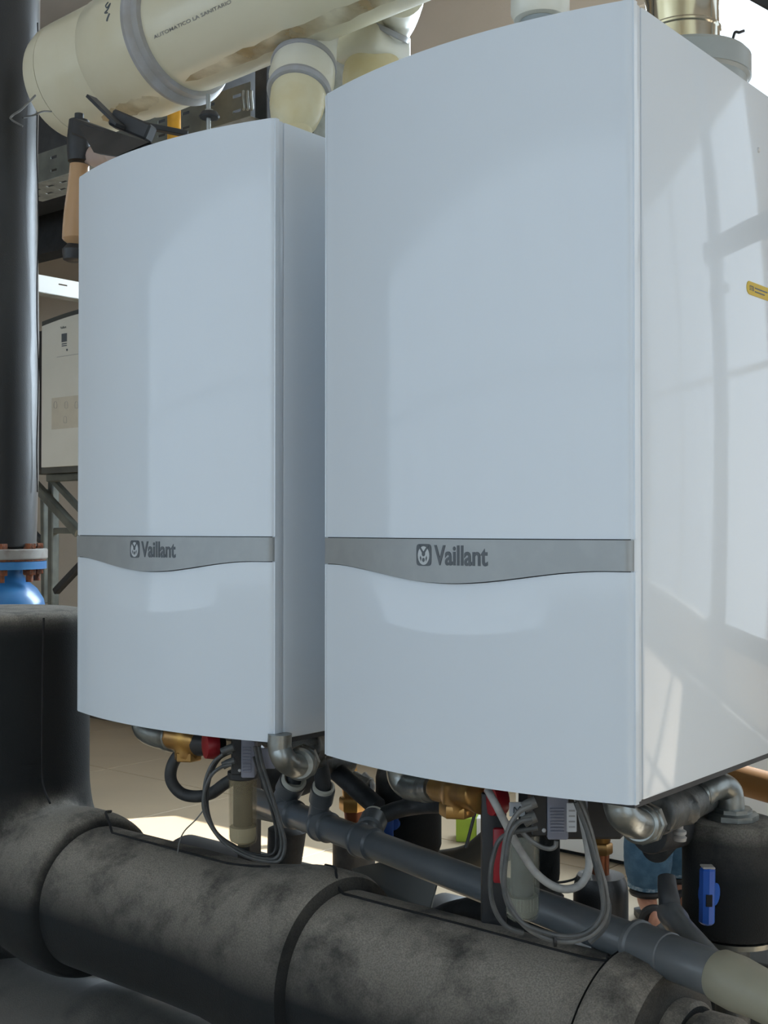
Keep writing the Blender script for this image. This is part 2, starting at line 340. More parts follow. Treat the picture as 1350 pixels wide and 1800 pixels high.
# ================================================================== BOILERS
def boiler(X0, X1, Y0, Z0, Z1, D, label, first):
    W = X1-X0; xc = (X0+X1)/2
    root = thing('boiler', label, 'boiler', (xc, Y0+D/2, Z0), 'wall boilers in the front row')
    sag = .034; rc = .014
    Rr = ((W/2-rc)**2+sag**2)/(2*sag)
    def yf(x):                                             # bowed front
        t = min(abs(x-xc), W/2-rc); return Y0+.004 - (math.sqrt(Rr*Rr-t*t)-(Rr-sag))
    def outline(off, inset=0.0, back=.012, n=44):
        """plan outline: list of (x, y, u) from the back-left round the front to the back-right"""
        o = []; r = rc-inset
        xa, xb = X0+inset, X1-inset
        yb = Y0+back; yc = yf(X0+rc)+r-off+.0
        o.append((xa, yb+.0)); 
        for k in range(7):
            a = PI/2*k/6; o.append((xa+r-r*math.cos(a), yc+.002-r*math.sin(a)))
        for k in range(1, n):
            x = xa+r+(xb-xa-2*r)*k/n; o.append((x, yf(x)-off+.002))
        for k in range(7):
            a = PI/2*(1-k/6); o.append((xb-r+r*math.cos(a), yc+.002-r*math.sin(a)))
        o.append((xb, yb)); return o
    def shell(lo, hi, off, inset=0.0, back=.012, rows=1, scoop=None):
        bm = B(); ol = outline(off, inset, back); grid = []
        for j in range(rows+1):
            row = []
            for x, y in ol:
                z = lo(x)+(hi(x)-lo(x))*j/rows; dy = scoop(x, z) if scoop else 0
                row.append(bm.verts.new((x, y+dy, z)))
            grid.append(row)
        for a, b in zip(grid, grid[1:]):
            for k in range(len(ol)-1): bm.faces.new((a[k], a[k+1], b[k+1], b[k]))
        # back and caps
        for row, flip in ((grid[0], 0), (grid[-1], 1)):
            bk = []
            for (x, y), v in zip(ol, row):
                bk.append(bm.verts.new((min(max(x, X0+inset), X1-inset), Y0+back, v.co.z)))
            for k in range(len(ol)-1):
                try: bm.faces.new((row[k], row[k+1], bk[k+1], bk[k]))
                except ValueError: pass
            if flip: top = bk
            else: bot = bk
        for k in range(len(ol)-1): bm.faces.new((bot[k], bot[k+1], top[k+1], top[k]))
        bmesh.ops.remove_doubles(bm, verts=bm.verts, dist=1e-5)
        return bm
    zt = Z0+.314
    def zb(x):
        u = (x-xc+.003)/.22; b = .5*(1+math.cos(PI*max(-1, min(1, u)))); return zt-.037-.020*b**.9
    g = .0012
    obj('front_panel', shell(lambda x: zt+g, lambda x: Z1, 0), enamel, root)
    def scoop(x, z):
        u = (x-xc+.003)/.15; v = (zb(x)-z)/.065
        if abs(u) >= 1 or v > 1: return 0
        return .0042*(math.cos(u*PI/2)**.6)*(math.cos(v*PI/2) if v > 0 else 1)
    obj('front_flap', shell(lambda x: Z0, lambda x: zb(x)-g, 0, rows=60, scoop=scoop), enamel, root)
    band = obj('handle_strip', shell(zb, lambda x: zt, .0035, inset=.002), band_m, root)
    obj('panel_gap', shell(lambda x: Z0+.02, lambda x: Z1-.02, -.0085, inset=.006), enamel_in, root)
    # wrap-around sides of the front cover, two folds
    obj('cover_edge', box(B(), X0+.001, X1-.001, Y0+.0122, Y0+.031, Z0+.001, Z1-.001, .003, 2), enamel, root)
    obj('casing', box(B(), X0+.0, X1-.0, Y0+.0312, Y0+D, Z0+.002, Z1-.001, .004, 2), enamel, root)
    obj('base_plate', box(B(), X0+.006, X1-.006, Y0+.02, Y0+D-.01, Z0-.006, Z0+.003), blackm, root)
    obj('bracket_rail', box(B(), X0+.02, X1-.02, Y0+D, Y0+D+.028, Z1-.16, Z1-.10), blackm, root)
    obj('bracket_rail', box(B(), X0+.02, X1-.02, Y0+D, Y0+D+.028, Z0+.10, Z0+.16), blackm, root)
    # writing on the handle strip, laid along the bow
    xl = xc-.048 ; zl = zt-.034; h = .0285
    def lay(bm, lift):
        for v in bm.verts: v.co.y = yf(v.co.x)-.0035+.002 - (v.co.y*1.0) - lift
        return bm
    tm = text_mesh('Vaillant', h*.92, (xl+.031, 0, zl), (1, 0, 0), (0, 0, 1), thick=.0, bold=.022, width=.083)
    for i, v in enumerate(tm.verts): pass
    # text_mesh with zero thickness doubles its vertices: give the front layer its lift
    nv = len(tm.verts)
    for i, v in enumerate(tm.verts): v.co.y = .0007 if i >= nv//2 else 0.0
    obj('lettering', lay(tm, .0), print_m, band)
    # emblem: a dark rounded square with a pale egg and a hare in it
    em = B(); ex = xl+.0135; ez = zl+h*.46; a_, b_ = .0128, .0145
    sq = []
    for k in range(32):
        t = 2*PI*k/32; c_, s_ = math.cos(t), math.sin(t)
        sq.append((ex+a_*math.copysign(abs(c_)**.35, c_), 0, ez+b_*math.copysign(abs(s_)**.35, s_)))
    prism(em, sq, (0, 1, 0), .0006); obj('emblem_ground', lay(em, 0), print_m, band)
    em = B(); prism(em, ell((ex, .0006, ez-.0008), (1, 0, 0), (0, 0, 1), .0098, .0122), (0, 1, 0), .0004); obj('emblem_egg', lay(em, 0), print_l, band)
    em = B()
    for s in (-1, 1):
        prism(em, [(ex+s*.0012, .001, ez+.001), (ex+s*.0095, .001, ez+.0125), (ex+s*.0078, .001, ez+.0138), (ex+s*.0002, .001, ez+.0045)], (0, 1, 0), .0003)
        prism(em, [(ex+s*.0045, .001, ez-.0085), (ex+s*.0062, .001, ez-.004), (ex+s*.0052, .001, ez-.001), (ex+s*.0035, .001, ez-.0045)], (0, 1, 0), .0003)
    prism(em, ell((ex, .001, ez+.0015), (1, 0, 0), (0, 0, 1), .0028, .0035, 12), (0, 1, 0), .0003)
    prism(em, ell((ex, .001, ez-.0065), (1, 0, 0), (0, 0, 1), .0022, .0028, 12), (0, 1, 0), .0003)
    obj('emblem_hare', lay(em, 0), print_m, band)
    return root
b1 = boiler(-1.80, -1.30, 1.29, .97, 1.93, .60, 'white boiler on the left, narrower in view, its left side by the black pipe', True)
b2 = boiler(-1.178, -.678, 1.27, .97, 1.93, .60, 'larger white boiler in front with a yellow sticker on its side', False)
# yellow sticker with small print and a screw head on the side of the right boiler
sx_ = -.678
c0 = PX(1326, 509, sx_); ym = c0.y; zm = c0.z
bm = B(); pts = []
for k in range(24):
    a = 2*PI*k/24; hx = .058 if math.cos(a) > 0 else -.018
    pts.append((sx_, ym+hx+.0*a+.0095*math.cos(a), zm+.0095*math.sin(a)+.00*hx))
prism(bm, pts, (1, 0, 0), .0008); st = obj('sticker', bm, mat('yellow_sticker', (.62, .44, .02), .5, noise=(20, (.58, .4, .02), .4, .6)), b2)
st['label'] = 'yellow pill-shaped sticker with small dark print'
tm = text_mesh('STB', .007, (sx_+.0009, ym-.019, zm-.0035), (0, 1, 0), (0, 0, 1), .0002, .01); obj('small_print', tm, print_m, st)
bm = B()
for k in range(2): box(bm, sx_+.0008, sx_+.0011, ym+.0, ym+.045-.01*k, zm+.001-.005*k, zm+.0028-.005*k)
obj('small_print', bm, print_m, st)
c0 = PX(1333, 264, sx_); bm = lathe(B(), [(.0, .0025), (.003, .002), (.004, 0)], c0, (1, 0, 0), 12); obj('screw_head', bm, paper, b2)

# rear row of boilers standing back to back with the front row (they carry the flues seen above it)
for (xa, lab) in ((-1.99, 'rear white boiler behind the left boiler, under the cream flue elbow'), (-1.36, 'rear white boiler behind the right boiler, under the stainless flue')):
    r = thing('boiler', lab, 'boiler', (xa+.25, 2.3, .97), 'wall boilers in the rear row')
    obj('casing', box(B(), xa, xa+.5, 1.97, 2.53, .97, 1.93, .006, 2), enamel, r)
    obj('front_panel', box(B(), xa, xa+.5, 2.535, 2.56, .97, 1.93, .006, 2), enamel, r)

# mounting frame for both rows
fr = thing('mounting_rack', 'black steel frame that carries the boilers back to back', 'frame', (-1.4, 1.94, 0))
for X in (-2.02, -1.245, -.45):
    obj('post', box(B(), X-.02, X+.02, 1.92, 1.96, 0, 1.98, .002, 1), blackm, fr)
    obj('foot_plate', box(B(), X-.06, X+.06, 1.88, 2.0, 0, .008, .001, 1), blackm, fr)
for z in (1.05, 1.80): obj('rail', box(B(), -2.1, -.4, 1.925, 1.955, z, z+.04, .002, 1), blackm, fr)

# ================================================================== HEADER (insulated distribution pipe)
HY, HZ, HR = 1.40, .600, .130
hd = thing('insulated_header', 'dusty black foam-insulated header pipe running under the boilers', 'pipe', (-1.45, HY, .0))
def tee(bm):
    lathe(bm, [(.0, 0), (HR+.012, 0), (HR+.012, .55), (HR+.02, .60), (HR+.026, .64), (HR+.026, .70), (HR+.020, .73), (0, .735)], (-2.60, HY, HZ), (1, 0, 0), 56)
    lathe(bm, [(0, 0), (.190, 0), (.190, .655), (.185, .668), (0, .672)], (-2.215, HY, HZ-.14), (0, 0, 1), 56)
    lathe(bm, [(0, 0), (.215, .0), (.20, .03), (.194, .06), (.190, .10), (0, .11)], (-2.215, HY, HZ+.07), (0, 0, 1), 56)
link_mesh('tee_jacket', blend(tee, .011, 10), foam_m, hd)
def jacket(prof): return lathe(B(), prof, (0, HY, HZ), (1, 0, 0), 72, ripple=lambda a, h: .006*math.sin(3*a+h*9)+.004*math.sin(5*a-h*17))
obj('jacket', jacket([(0, -1.90), (HR-.02, -1.90), (HR, -1.895), (HR, -1.60), (HR, -1.50), (HR+.006, -1.44), (HR+.018, -1.375), (HR+.024, -1.34), (HR+.026, -1.30), (HR+.025, -1.265), (HR+.019, -1.252), (HR, -1.247), (0, -1.246)]), foam_m, hd)
obj('jacket', jacket([(0, -1.26), (HR, -1.26), (HR, -1.0), (HR, -.80), (HR+.004, -.775), (HR+.016, -.768), (0, -.768)]), foam_m, hd)
obj('end_jacket', jacket([(0, -.766), (HR+.015, -.766), (HR+.02, -.755), (HR+.018, -.715), (HR+.006, -.695), (HR-.03, -.685), (0, -.684)]), foam_m, hd)
def hp(x, ang, r): return Vector((x, HY-r*math.sin(ang), HZ+r*math.cos(ang)))
bm = B(); sa = math.radians(4)
tube(bm, [hp(-1.815, sa, HR+.001), hp(-1.7, sa, HR+.001), hp(-1.60, sa, HR+.001), hp(-1.50, sa, HR+.001), hp(-1.43, sa, HR+.009), hp(-1.40, sa, HR+.014)], .0022, 6)
obj('seam', bm, seam_m, hd)
bm = B(); tube(bm, [hp(-1.90, -.35, HR+.026), hp(-1.87, -.12, HR+.026), hp(-1.83, sa-.04, HR+.018), hp(-1.815, sa, HR+.002)], .0024, 6); obj('seam', bm, seam_m, hd)
bm = B(); tube(bm, [hp(-1.34, -.40, HR+.024), hp(-1.29, -.18, HR+.026), hp(-1.262, .0, HR+.024), hp(-1.245, sa, HR+.004), hp(-1.20, sa, HR+.001), hp(-1.0, sa, HR+.001), hp(-.80, sa, HR+.001), hp(-.775, sa, HR+.012)], .0022, 6); obj('seam', bm, seam_m, hd)
bm = B(); tube(bm, [P(77, 1086, 2.308), P(75, 1200, 2.306), P(74, 1330, 2.305), P(76, 1380, 2.29), P(88, 1412, 2.26)], .0022, 6); obj('seam', bm, seam_m, hd)
# end boss with silver plug
bx = -.684
obj('end_boss', lathe(B(), [(0, -.01), (.082, -.01), (.085, 0), (.085, .018), (.080, .022), (.072, .022), (.072, .030), (.078, .034), (.078, .070), (.070, .082), (0, .084)], (bx, HY, HZ+.018), (1, 0, 0), 48), foam_m, hd)
obj('end_plug', hexnut(B(), (bx+.084, HY, HZ+.045), (1, 0, 0), .022, .03), cast, hd)
# second header behind it
h2 = thing('insulated_header', 'second black insulated header farther back beneath the rear boilers', 'pipe', (-1.5, 2.15, 0))
obj('jacket', lathe(B(), [(0, 0), (.095, 0), (.10, .01), (.10, .85), (.11, .87), (.11, .95), (.10, .97), (.10, 1.42), (.085, 1.435), (0, 1.44)], (-2.50, 2.15, .365), (1, 0, 0), 48), black_pl, h2)  # undusted black: the shade over this pipe is put into its colour
h3 = thing('insulated_header', 'lower black insulated return header in the shade under the dusty one', 'pipe', (-1.5, HY, 0))
obj('jacket', lathe(B(), [(0, 0), (.12, 0), (.13, .01), (.13, .9), (.138, .92), (.138, 1.0), (.13, 1.02), (.13, 2.2), (.11, 2.22), (0, 2.22)], (-2.75, HY-.02, .315), (1, 0, 0), 48), foam_p, h3)

# blue flanged valve on the tee and vertical insulated pipe
vc = P(-8, 985, 3.15); fz = vc.z; vc.z = 0; K = 1.21
va = thing('flanged_valve', 'blue painted flanged valve behind the insulated tee at the left', 'valve', (vc.x, vc.y, 0))
obj('body', lathe(B(), [(0, 0), (.09, 0), (.09, fz-.22*K), (.106*K, fz-.105*K), (.102*K, fz-.085*K), (.088*K, fz-.062*K), (.068*K, fz-.045*K), (.058*K, fz-.030*K), (.058*K, fz-.020*K), (.108*K, fz-.018*K), (.108*K, fz-.002), (0, fz-.001)], vc, (0, 0, 1), 48), bluep, va)
obj('gasket', lathe(B(), [(.105*K, fz-.001), (.105*K, fz+.004)], vc, (0, 0, 1), 40), rust, va)
obj('counter_flange', lathe(B(), [(.108*K, fz+.004), (.110*K, fz+.007), (.110*K, fz+.028), (.108*K, fz+.031)], vc, (0, 0, 1), 48), flange_m, va)
for k in range(8):
    a = 2*PI*k/8+.35; c = vc+Vector((math.cos(a), math.sin(a), 0))*.088*K
    bm = B(); hexnut(bm, c+Vector((0, 0, fz+.031)), (0, 0, 1), .018, .014); cyl(bm, c+Vector((0, 0, fz-.055)), c+Vector((0, 0, fz+.045)), .009, n=12)
    hexnut(bm, c+Vector((0, 0, fz-.037)), (0, 0, 1), .018, .016); obj('bolt', bm, rust, va)
vp = thing('insulated_riser', 'tall black insulated vertical pipe at the left edge above the blue valve', 'pipe', (vc.x, vc.y, fz+.033))
prof = [(.10, fz+.033), (.1055, fz+.038)]
z = 1.32
while z < 4.25: prof.append((.107+random.uniform(-.0015, .0015) + .003*math.sin(z*5), z)); z += .06
obj('foam_sleeve', lathe(B(), prof, vc, (0, 0, 1), 48, ripple=lambda a, h: .012*math.sin(2*a+h*4)+.008*math.sin(h*7+a)), foam_p, vp)
bm = B(); tube(bm, [P(66+1.5*math.sin(k*1.7), 40+k*75, 3.13) for k in range(12)], .0016, 6); obj('seam', bm, seam_m, vp)
tag(obj('wire', tube(B(), [P(40, 222, 2.40), P(20, 210, 2.40), P(22, 203, 2.42), P(38, 192, 2.44), P(62, 168, 2.52)], .0022, 6), cable_l), 'thin loose wire end sticking out beside the top of the black pipe', 'wire')
tag(obj('wire', tube(B(), [P(40, 207, 2.44), P(58, 203, 2.5), P(75, 196, 2.62), P(90, 196, 2.75)], .002, 6), black_pl), 'thin dark wire running from the black pipe to the cream flue', 'wire')

# ================================================================== FLUE COLLECTOR (cream)
CY, CZ, CR = 1.75, 2.418, .139
def cpx(px):     # X of the collector axis at an image column
    r = ray(px, 100); return r.x*(CY/r.y)
xl_, xs_ = cpx(124), cpx(312); TILT = .04; XT = cpx(575)
CA = (1, 0, TILT)
def cz(x): return CZ+(x-XT)*TILT
fc = thing('flue_collector', 'large cream plastic flue collector pipe above the boilers', 'flue pipe', ((xl_-.4)/2, CY, CZ-CR))
obj('cap', lathe(B(), [(0, -.03), (CR*.55, -.027), (CR*.85, -.015), (CR*.96, -.002), (CR, .02), (CR+.001, .05)], (xl_, CY, cz(xl_)), CA, 64), cream, fc)
obj('socket', lathe(B(), [(CR+.001, xl_+.05), (CR, xl_+.30), (CR+.0, xs_-.19), (CR+.003, xs_-.185), (CR+.003, xs_-.15), (CR+.009, xs_-.13), (CR+.009, xs_-.012), (CR-.004, xs_-.01)], (0, CY, cz(0)), CA, 64), cream, fc)
obj('seal_ring', lathe(B(), [(CR-.002, xs_-.012), (CR+.014, xs_-.010), (CR+.017, xs_+.002), (CR+.011, xs_+.010), (CR+.004, xs_+.013), (CR+.002, xs_+.030), (CR-.006, xs_+.032)], (0, CY, cz(0)), CA, 64), seal_m, fc)
obj('pipe', lathe(B(), [(CR-.012, xs_-.05), (CR-.008, xs_+.02), (CR-.008, .0), (CR-.02, .0)], (0, CY, cz(0)), CA, 64), cream, fc)
bm = B()   # dried condensate streak along the underside
for x0, x1, a in ((xs_+.06, xs_+.75, .22), (xs_-.22, xs_-.02, .25)):
    rr = CR-.0073 if x0 > xs_ else CR+.0098
    n = 24; pr = None
    for k in range(n+1):
        x = x0+(x1-x0)*k/n; wv = (.15+.02*math.sin(k*1.3)+.015*math.sin(k*2.9))*math.sin(PI*k/n)**.4+.004
        row = [bm.verts.new((x, CY-rr*math.sin(t), cz(x)-rr*math.cos(t))) for t in (a-wv, a, a+wv)]
        if pr:
            for q in range(2): bm.faces.new((pr[q], pr[q+1], row[q+1], row[q]))
        pr = row
obj('stain', bm, stain_m, fc)
def arc_text(txt, x, ang, h, m, bold, width=None):
    bm = text_mesh(txt, h, (0, 0, 0), (1, 0, 0), (0, 0, 1), 0, bold, width)
    for v in bm.verts:
        a = ang+v.co.z/CR; rr = CR-.0075; v.co = Vector((x+v.co.x, CY-rr*math.cos(a), cz(x+v.co.x)+rr*math.sin(a)))
    return obj('printed_text', bm, m, fc)
arc_text('AUTOMATICO LA SANITARIO', xs_+.06, -.50, .0075, seal_m, 0.01, .24)
bm = B(); a0 = .50
def cp(x, ang, rr=CR+.0095): ang -= .14; return Vector((x, CY-rr*math.cos(ang), cz(x)+rr*math.sin(ang)))
xh = xs_-.055
tube(bm, [cp(xh-.010, .47), cp(xh-.016, .42), cp(xh-.008, .37), cp(xh+.0, .42), cp(xh-.004, .34), cp(xh-.014, .30), cp(xh-.004, .28)], .0016, 6)
tube(bm, [cp(xh+.004, .25), cp(xh-.002, .19), cp(xh-.004, .15)], .0022, 6); obj('marker_scrawl', bm, print_m, fc)

# flue connection of the left boiler: stacked sockets leaning from the collector
fa = P(545, 60, 2.52); fe = P(515, 222, 2.38); ax = (fe-fa); L_ = ax.length; fb = Vector((fe.x+.01, fe.y+.01, 1.93))
f1 = thing('flue_elbow', 'cream ribbed flue elbow from the collector down onto the left boiler', 'flue pipe', fb)
def fl_ring(t0, t1, r0, r1, nm, m, lip=.0):
    obj(nm, lathe(B(), [(r0*.86, t0*L_), (r0*1.08, t0*L_+.002), (r0*1.08+lip, (t0+t1)/2*L_), (r1*1.08, t1*L_-.002), (r1*.86, t1*L_)], fa, ax, 44), m, f1)
fl_ring(-.15, .34, .056, .061, 'upper_socket', cream_w)
fl_ring(.335, .40, .0625, .0635, 'seal_ring', seal_m, .002)
fl_ring(.39, .62, .061, .058, 'middle_socket', cream_w, .002)
fl_ring(.61, .68, .060, .059, 'seal_ring', seal_m, .002)
obj('boiler_socket', lathe(B(), [(.045, .67*L_), (.057, .68*L_), (.055, .80*L_), (.048, .92*L_), (.036, 1.0*L_), (.02, 1.05*L_)], fa, ax, 44), amber, f1)
obj('spigot', cyl(B(), fe-ax*.08, fb, .034, n=32), amber, f1)
f1b = thing('flue_stub', 'pale plastic air stub behind the ribbed flue elbow', 'flue pipe', (-1.42, 1.80, 1.93))
obj('pipe', lathe(B(), [(.055, 0), (.055, .14), (.06, .145), (.06, .20), (.05, .21)], (-1.42, 1.80, 1.93), (0, 0, 1), 36), cream_w, f1b)
# flue of the right boiler (only its lower rim shows above the frame edge)
f2 = thing('flue_elbow', 'cream flue elbow above the right boiler at the top edge', 'flue pipe', (-.985, 1.50, 1.93))
obj('spigot', lathe(B(), [(.030, 0), (.030, .148)], (-.985, 1.56, 1.93), (0, 0, 1), 32), greyp, f2)
obj('socket', lathe(B(), [(.02, .147), (.040, .150), (.045, .160), (.045, .20), (.049, .205), (.049, .22), (.044, .225), (.044, .43)], (-.985, 1.56, 1.93), (0, 0, 1), 40), cream_w, f2)
# rear flue bend entering the collector from behind
rb = P(655, 118, 2.62)
f3 = thing('flue_elbow', 'cream flue bend with square socket behind the gap between the boilers', 'flue pipe', (rb.x, rb.y, 1.93))
bz = Vector((rb.x, rb.y, 0))
obj('rim', lathe(B(), [(.05, 1.93), (.058, 1.95), (.066, 2.24), (.066, rb.z-.02), (.060, rb.z+.012)], bz, (0, 0, 1), 40), amber, f3)
obj('square_socket', box(B(), rb.x-.064, rb.x+.064, rb.y-.066, rb.y+.066, rb.z+.005, rb.z+.085, .02, 4), cream_w, f3)
top = P(690, 20, 2.60)
obj('bend', tube(B(), [Vector((rb.x+.005, rb.y, rb.z+.06)), Vector((rb.x+.02, rb.y, rb.z+.10)), P(680, 35, 2.60), P(700, 8, 2.55), P(705, -15, 2.42)], lambda t: .050+.012*math.sin(PI*min(1, t*1.3)), 28), cream_w, f3)
obj('seal_ring', lathe(B(), [(.050, -.006), (.063, -.004), (.064, .006), (.050, .008)], P(672, 52, 2.60), Vector((.03, 0, .05)), 36), seal_m, f3)
# grey duct between the two elbows
gd = P(592, 95, 2.75)
tag(obj('grey_duct', box(B(), gd.x-.03, gd.x+.03, gd.y-.05, gd.y+.05, 1.94, gd.z+.12, .006, 2), galv), 'grey metal duct standing between the two cream flue elbows', 'duct')

# stainless flue with grey adapter on the rear right boiler
sc = P(1200, 100, 2.37)
sb = thing('stainless_flue', 'shiny stainless flue pipe rising from a grey adapter behind the right boiler', 'flue pipe', (sc.x, sc.y, 1.93))
z0 = P(1200, 101, 2.37).z
obj('adapter', lathe(B(), [(.122, 1.93), (.122, z0-.055), (.128, z0-.050), (.131, z0-.05), (.131, z0-.012), (.124, z0-.004), (.078, z0), (.074, z0+.005)], (sc.x, sc.y, 0), (0, 0, 1), 56), greyp, sb)
obj('pipe', lathe(B(), [(.072, z0-.02), (.072, z0+.045), (.0745, z0+.048), (.0745, z0+.052), (.071, z0+.056), (.070, z0+.10), (.074, z0+.12), (.074, z0+.5), (.074, 4.3)], (sc.x, sc.y, 0), (0, 0, 1), 56), stainless, sb)
bm = B(); lathe(bm, [(.0725, z0+.000), (.0765, z0+.002), (.0765, z0+.009), (.0725, z0+.011)], (sc.x, sc.y, 0), (0, 0, 1), 48); obj('clamp_ring', bm, galv, sb)
bm = B(); box(bm, -.012, .012, -.001, .001, 0, .05); bmesh.ops.transform(bm, matrix=Matrix.Translation(P(1242, 20, 2.32)), verts=bm.verts)
bm.free()
tag(obj('cable_end', tube(B(), [Vector((P(1285, 62, 2.5).x, P(1285, 62, 2.5).y, 1.93)), P(1285, 120, 2.5), P(1290, 62, 2.47), P(1300, 57, 2.45), P(1308, 54, 2.45)], .003, 8), black_pl), 'short black cable end poking up behind the grey flue adapter', 'cable')

# drip trap under the collector cap, black clamp bars, threaded rod
dt = thing('condensate_trap', 'amber translucent condensate trap hanging under the cream collector cap', 'trap', P(128, 450, 2.62))
obj('neck', lathe(B(), [(.024, 0), (.026, .02), (.026, .05), (.022, .09)], P(139, 284, 2.62), (0, 0, 1), 28), black_pl, dt)
obj('hook', cyl(B(), P(139, 262, 2.62), Vector((P(139, 262, 2.62).x, P(139, 262, 2.62).y, P(139, 200, 2.62).z)), .010, n=16), black_pl, dt)
obj('bowl', tube(B(), [P(140, 290, 2.62), P(138, 325, 2.62), P(133, 370, 2.62), P(131, 410, 2.62), P(132, 430, 2.62)], lambda t: .0215+.0065*t if t < .85 else .027*(1-(t-.85)*3.5), 24), amberc, dt)
obj('cap_nut', lathe(B(), [(.014, .0), (.022, .004), (.024, .018), (.024, .026), (.012, .040), (.010, .05)], P(129, 460, 2.62), (0, 0, 1), 24), black_pl, dt)
tr = thing('condensate_branch', 'pinkish plastic branch pipe beside the amber trap', 'pipe', P(172, 300, 2.6))
obj('pipe', tube(B(), [P(150, 268, 2.64), P(172, 278, 2.60), P(200, 270, 2.5)], .02, 20), mat('pink_plastic', (.50, .38, .32), .4, noise=(10, (.42, .32, .27), .4, .6)), tr)
clamp = thing('pipe_clamp', 'black steel clamp bars under the cream collector above the left boiler', 'bracket', P(240, 240, 2.12))
def bar(bm, a, b, wdt, thk):
    a, b = Vector(a), Vector(b); d = (b-a); L = d.length; q = d.to_track_quat('X', 'Z')
    return box(bm, 0, L, -wdt/2, wdt/2, -thk/2, thk/2, min(wdt, thk)*.12, 1, Matrix.Translation(a) @ q.to_matrix().to_4x4())
obj('upright_strip', bar(B(), P(160, 171, 2.18), P(212, 222, 2.14), .024, .006), blackm, clamp)
bm = B(); prism(bm, [P(137, 220, 2.20), P(152, 216, 2.20), P(262, 250, 2.05), P(205, 274, 2.05), P(165, 268, 2.10)], (-.3, .9, .1), .02); obj('channel', bm, blackm, clamp)
obj('channel', bar(B(), P(138, 224, 2.24), P(300, 285, 2.02), .03, .03), blackm, clamp)
obj('cross_bar', bar(B(), P(200, 208, 2.18), P(266, 236, 2.16), .03, .03), blackm, clamp)
obj('cross_bar', bar(B(), P(215, 213, 2.22), P(330, 236, 2.24), .016, .010), blackm, clamp)
rod = thing('threaded_rod', 'thin threaded rod with a black washer standing on the left boiler', 'rod', P(367, 215, 2.05))
obj('rod', cyl(B(), (P(367, 222, 2.05).x, P(367, 222, 2.05).y, 1.93), P(366, 166, 2.05), .004, n=12), galv, rod)
obj('washer', lathe(B(), [(.016, 0), (.018, .003), (.014, .010), (.006, .012)], P(368, 208, 2.05), (0, 0, 1), 24), black_pl, rod)
obj('nut', hexnut(B(), P(367, 200, 2.05), (0, 0, 1), .008, .007), galv, rod)

# cable tray running behind the collector (slots punched through)
TY = 2.42
def slotted(bm, x0, x1, cells_z, put, pitch, slot):
    """a plate made of cells that never overlap; cells_z: (a, b, has_slots)"""
    n = max(1, int((x1-x0)/pitch)); p = (x1-x0)/n
    for a, b, sl in cells_z:
        if not sl: put(bm, x0, x1, a, b); continue
        put(bm, x0, x0+p*(.5-slot/2), a, b)
        for k in range(n): put(bm, x0+p*(k+.5+slot/2), x0+p*(k+1.5-slot/2) if k < n-1 else x1, a, b)
def tray(name, x0, x1, y, z0, z1, fl_, m, label, cat='cable tray', pitch=.11):
    t = thing(name, label, cat, ((x0+x1)/2, y, z0)); th = .0016; h = z1-z0
    bm = B(); slotted(bm, x0, x1, [(z0, z0+.22*h, 0), (z0+.22*h, z0+.30*h, 1), (z0+.30*h, z0+.66*h, 0), (z0+.66*h, z0+.76*h, 1), (z0+.76*h, z1, 0)], lambda b, a_, c_, p_, q_: box(b, a_, c_, y, y+th, p_, q_), pitch, .30)
    obj('side_web', bm, m, t)
    bm = B(); w_ = fl_; slotted(bm, x0, x1, [(y, y+.28*w_, 0), (y+.28*w_, y+.36*w_, 1), (y+.36*w_, y+.62*w_, 0), (y+.62*w_, y+.70*w_, 1), (y+.70*w_, y+w_, 0)], lambda b, a_, c_, p_, q_: box(b, a_, c_, p_, q_, z0-th, z0), pitch*.7, .45)
    obj('flange', bm, galv, t); return t
ta = PY(40, 320, TY); tb_ = PY(440, 195, TY)
tray('cable_tray', ta.x-.1, tb_.x, TY, 2.50, 2.60, .15, galv_d, 'perforated galvanised cable tray running behind the cream collector')
cl = thing('tray_bracket', 'small metal bracket clips at the right end of the cable tray', 'bracket', PY(435, 170, TY-.02))
for k in range(3):
    p = PY(428+7*k, 160, TY-.02); obj('clip', tube(B(), [p, p+Vector((.006, -.006, -.02)), p+Vector((.008, -.004, -.05)), p+Vector((.0, 0, -.055))], .004, 8), galv, cl)
p0 = PY(456, 170, 2.46); tag(obj('hanger_post', box(B(), p0.x-.02, p0.x+.03, 2.46, 2.51, 1.95, 4.3, .002, 1), blackm), 'black hanger post behind the ribbed flue elbow', 'post')
# yellow gas pipes
for px_, r_, y_, lab in ((262, .011, 2.62, 'thin yellow gas pipe left of the wide one, behind the cable tray end'), (306, .020, 2.30, 'wide yellow gas pipe rising in front of the cable tray')):
    q = PY(px_, 220, y_); g = thing('gas_pipe', lab, 'pipe', (q.x, q.y, 1.0))
    obj('pipe', cyl(B(), (q.x, q.y, 1.0), (q.x, q.y, 4.3), r_, n=24), yellow, g)
# far dark beams under the ceiling
q = PY(100, 388, 3.6)
bmx = B(); z_ = q.z
box(bmx, -8.9, -2.9, 3.6, 3.72, z_+.09, z_+.12); box(bmx, -8.9, -2.9, 3.6, 3.72, z_-.15, z_-.12); box(bmx, -8.9, -2.9, 3.65, 3.67, z_-.12, z_+.09)
tag(obj('steel_beam', bmx, blackm), 'dark steel beam crossing at the left behind the cable tray', 'beam')
q = PY(100, 215, 3.0)
tag(obj('air_duct', box(B(), -8.8, -3.3, 3.0, 3.5, q.z-.16, q.z+.22, .01, 2), blackm), 'black rectangular duct high up behind the cream collector cap', 'duct')

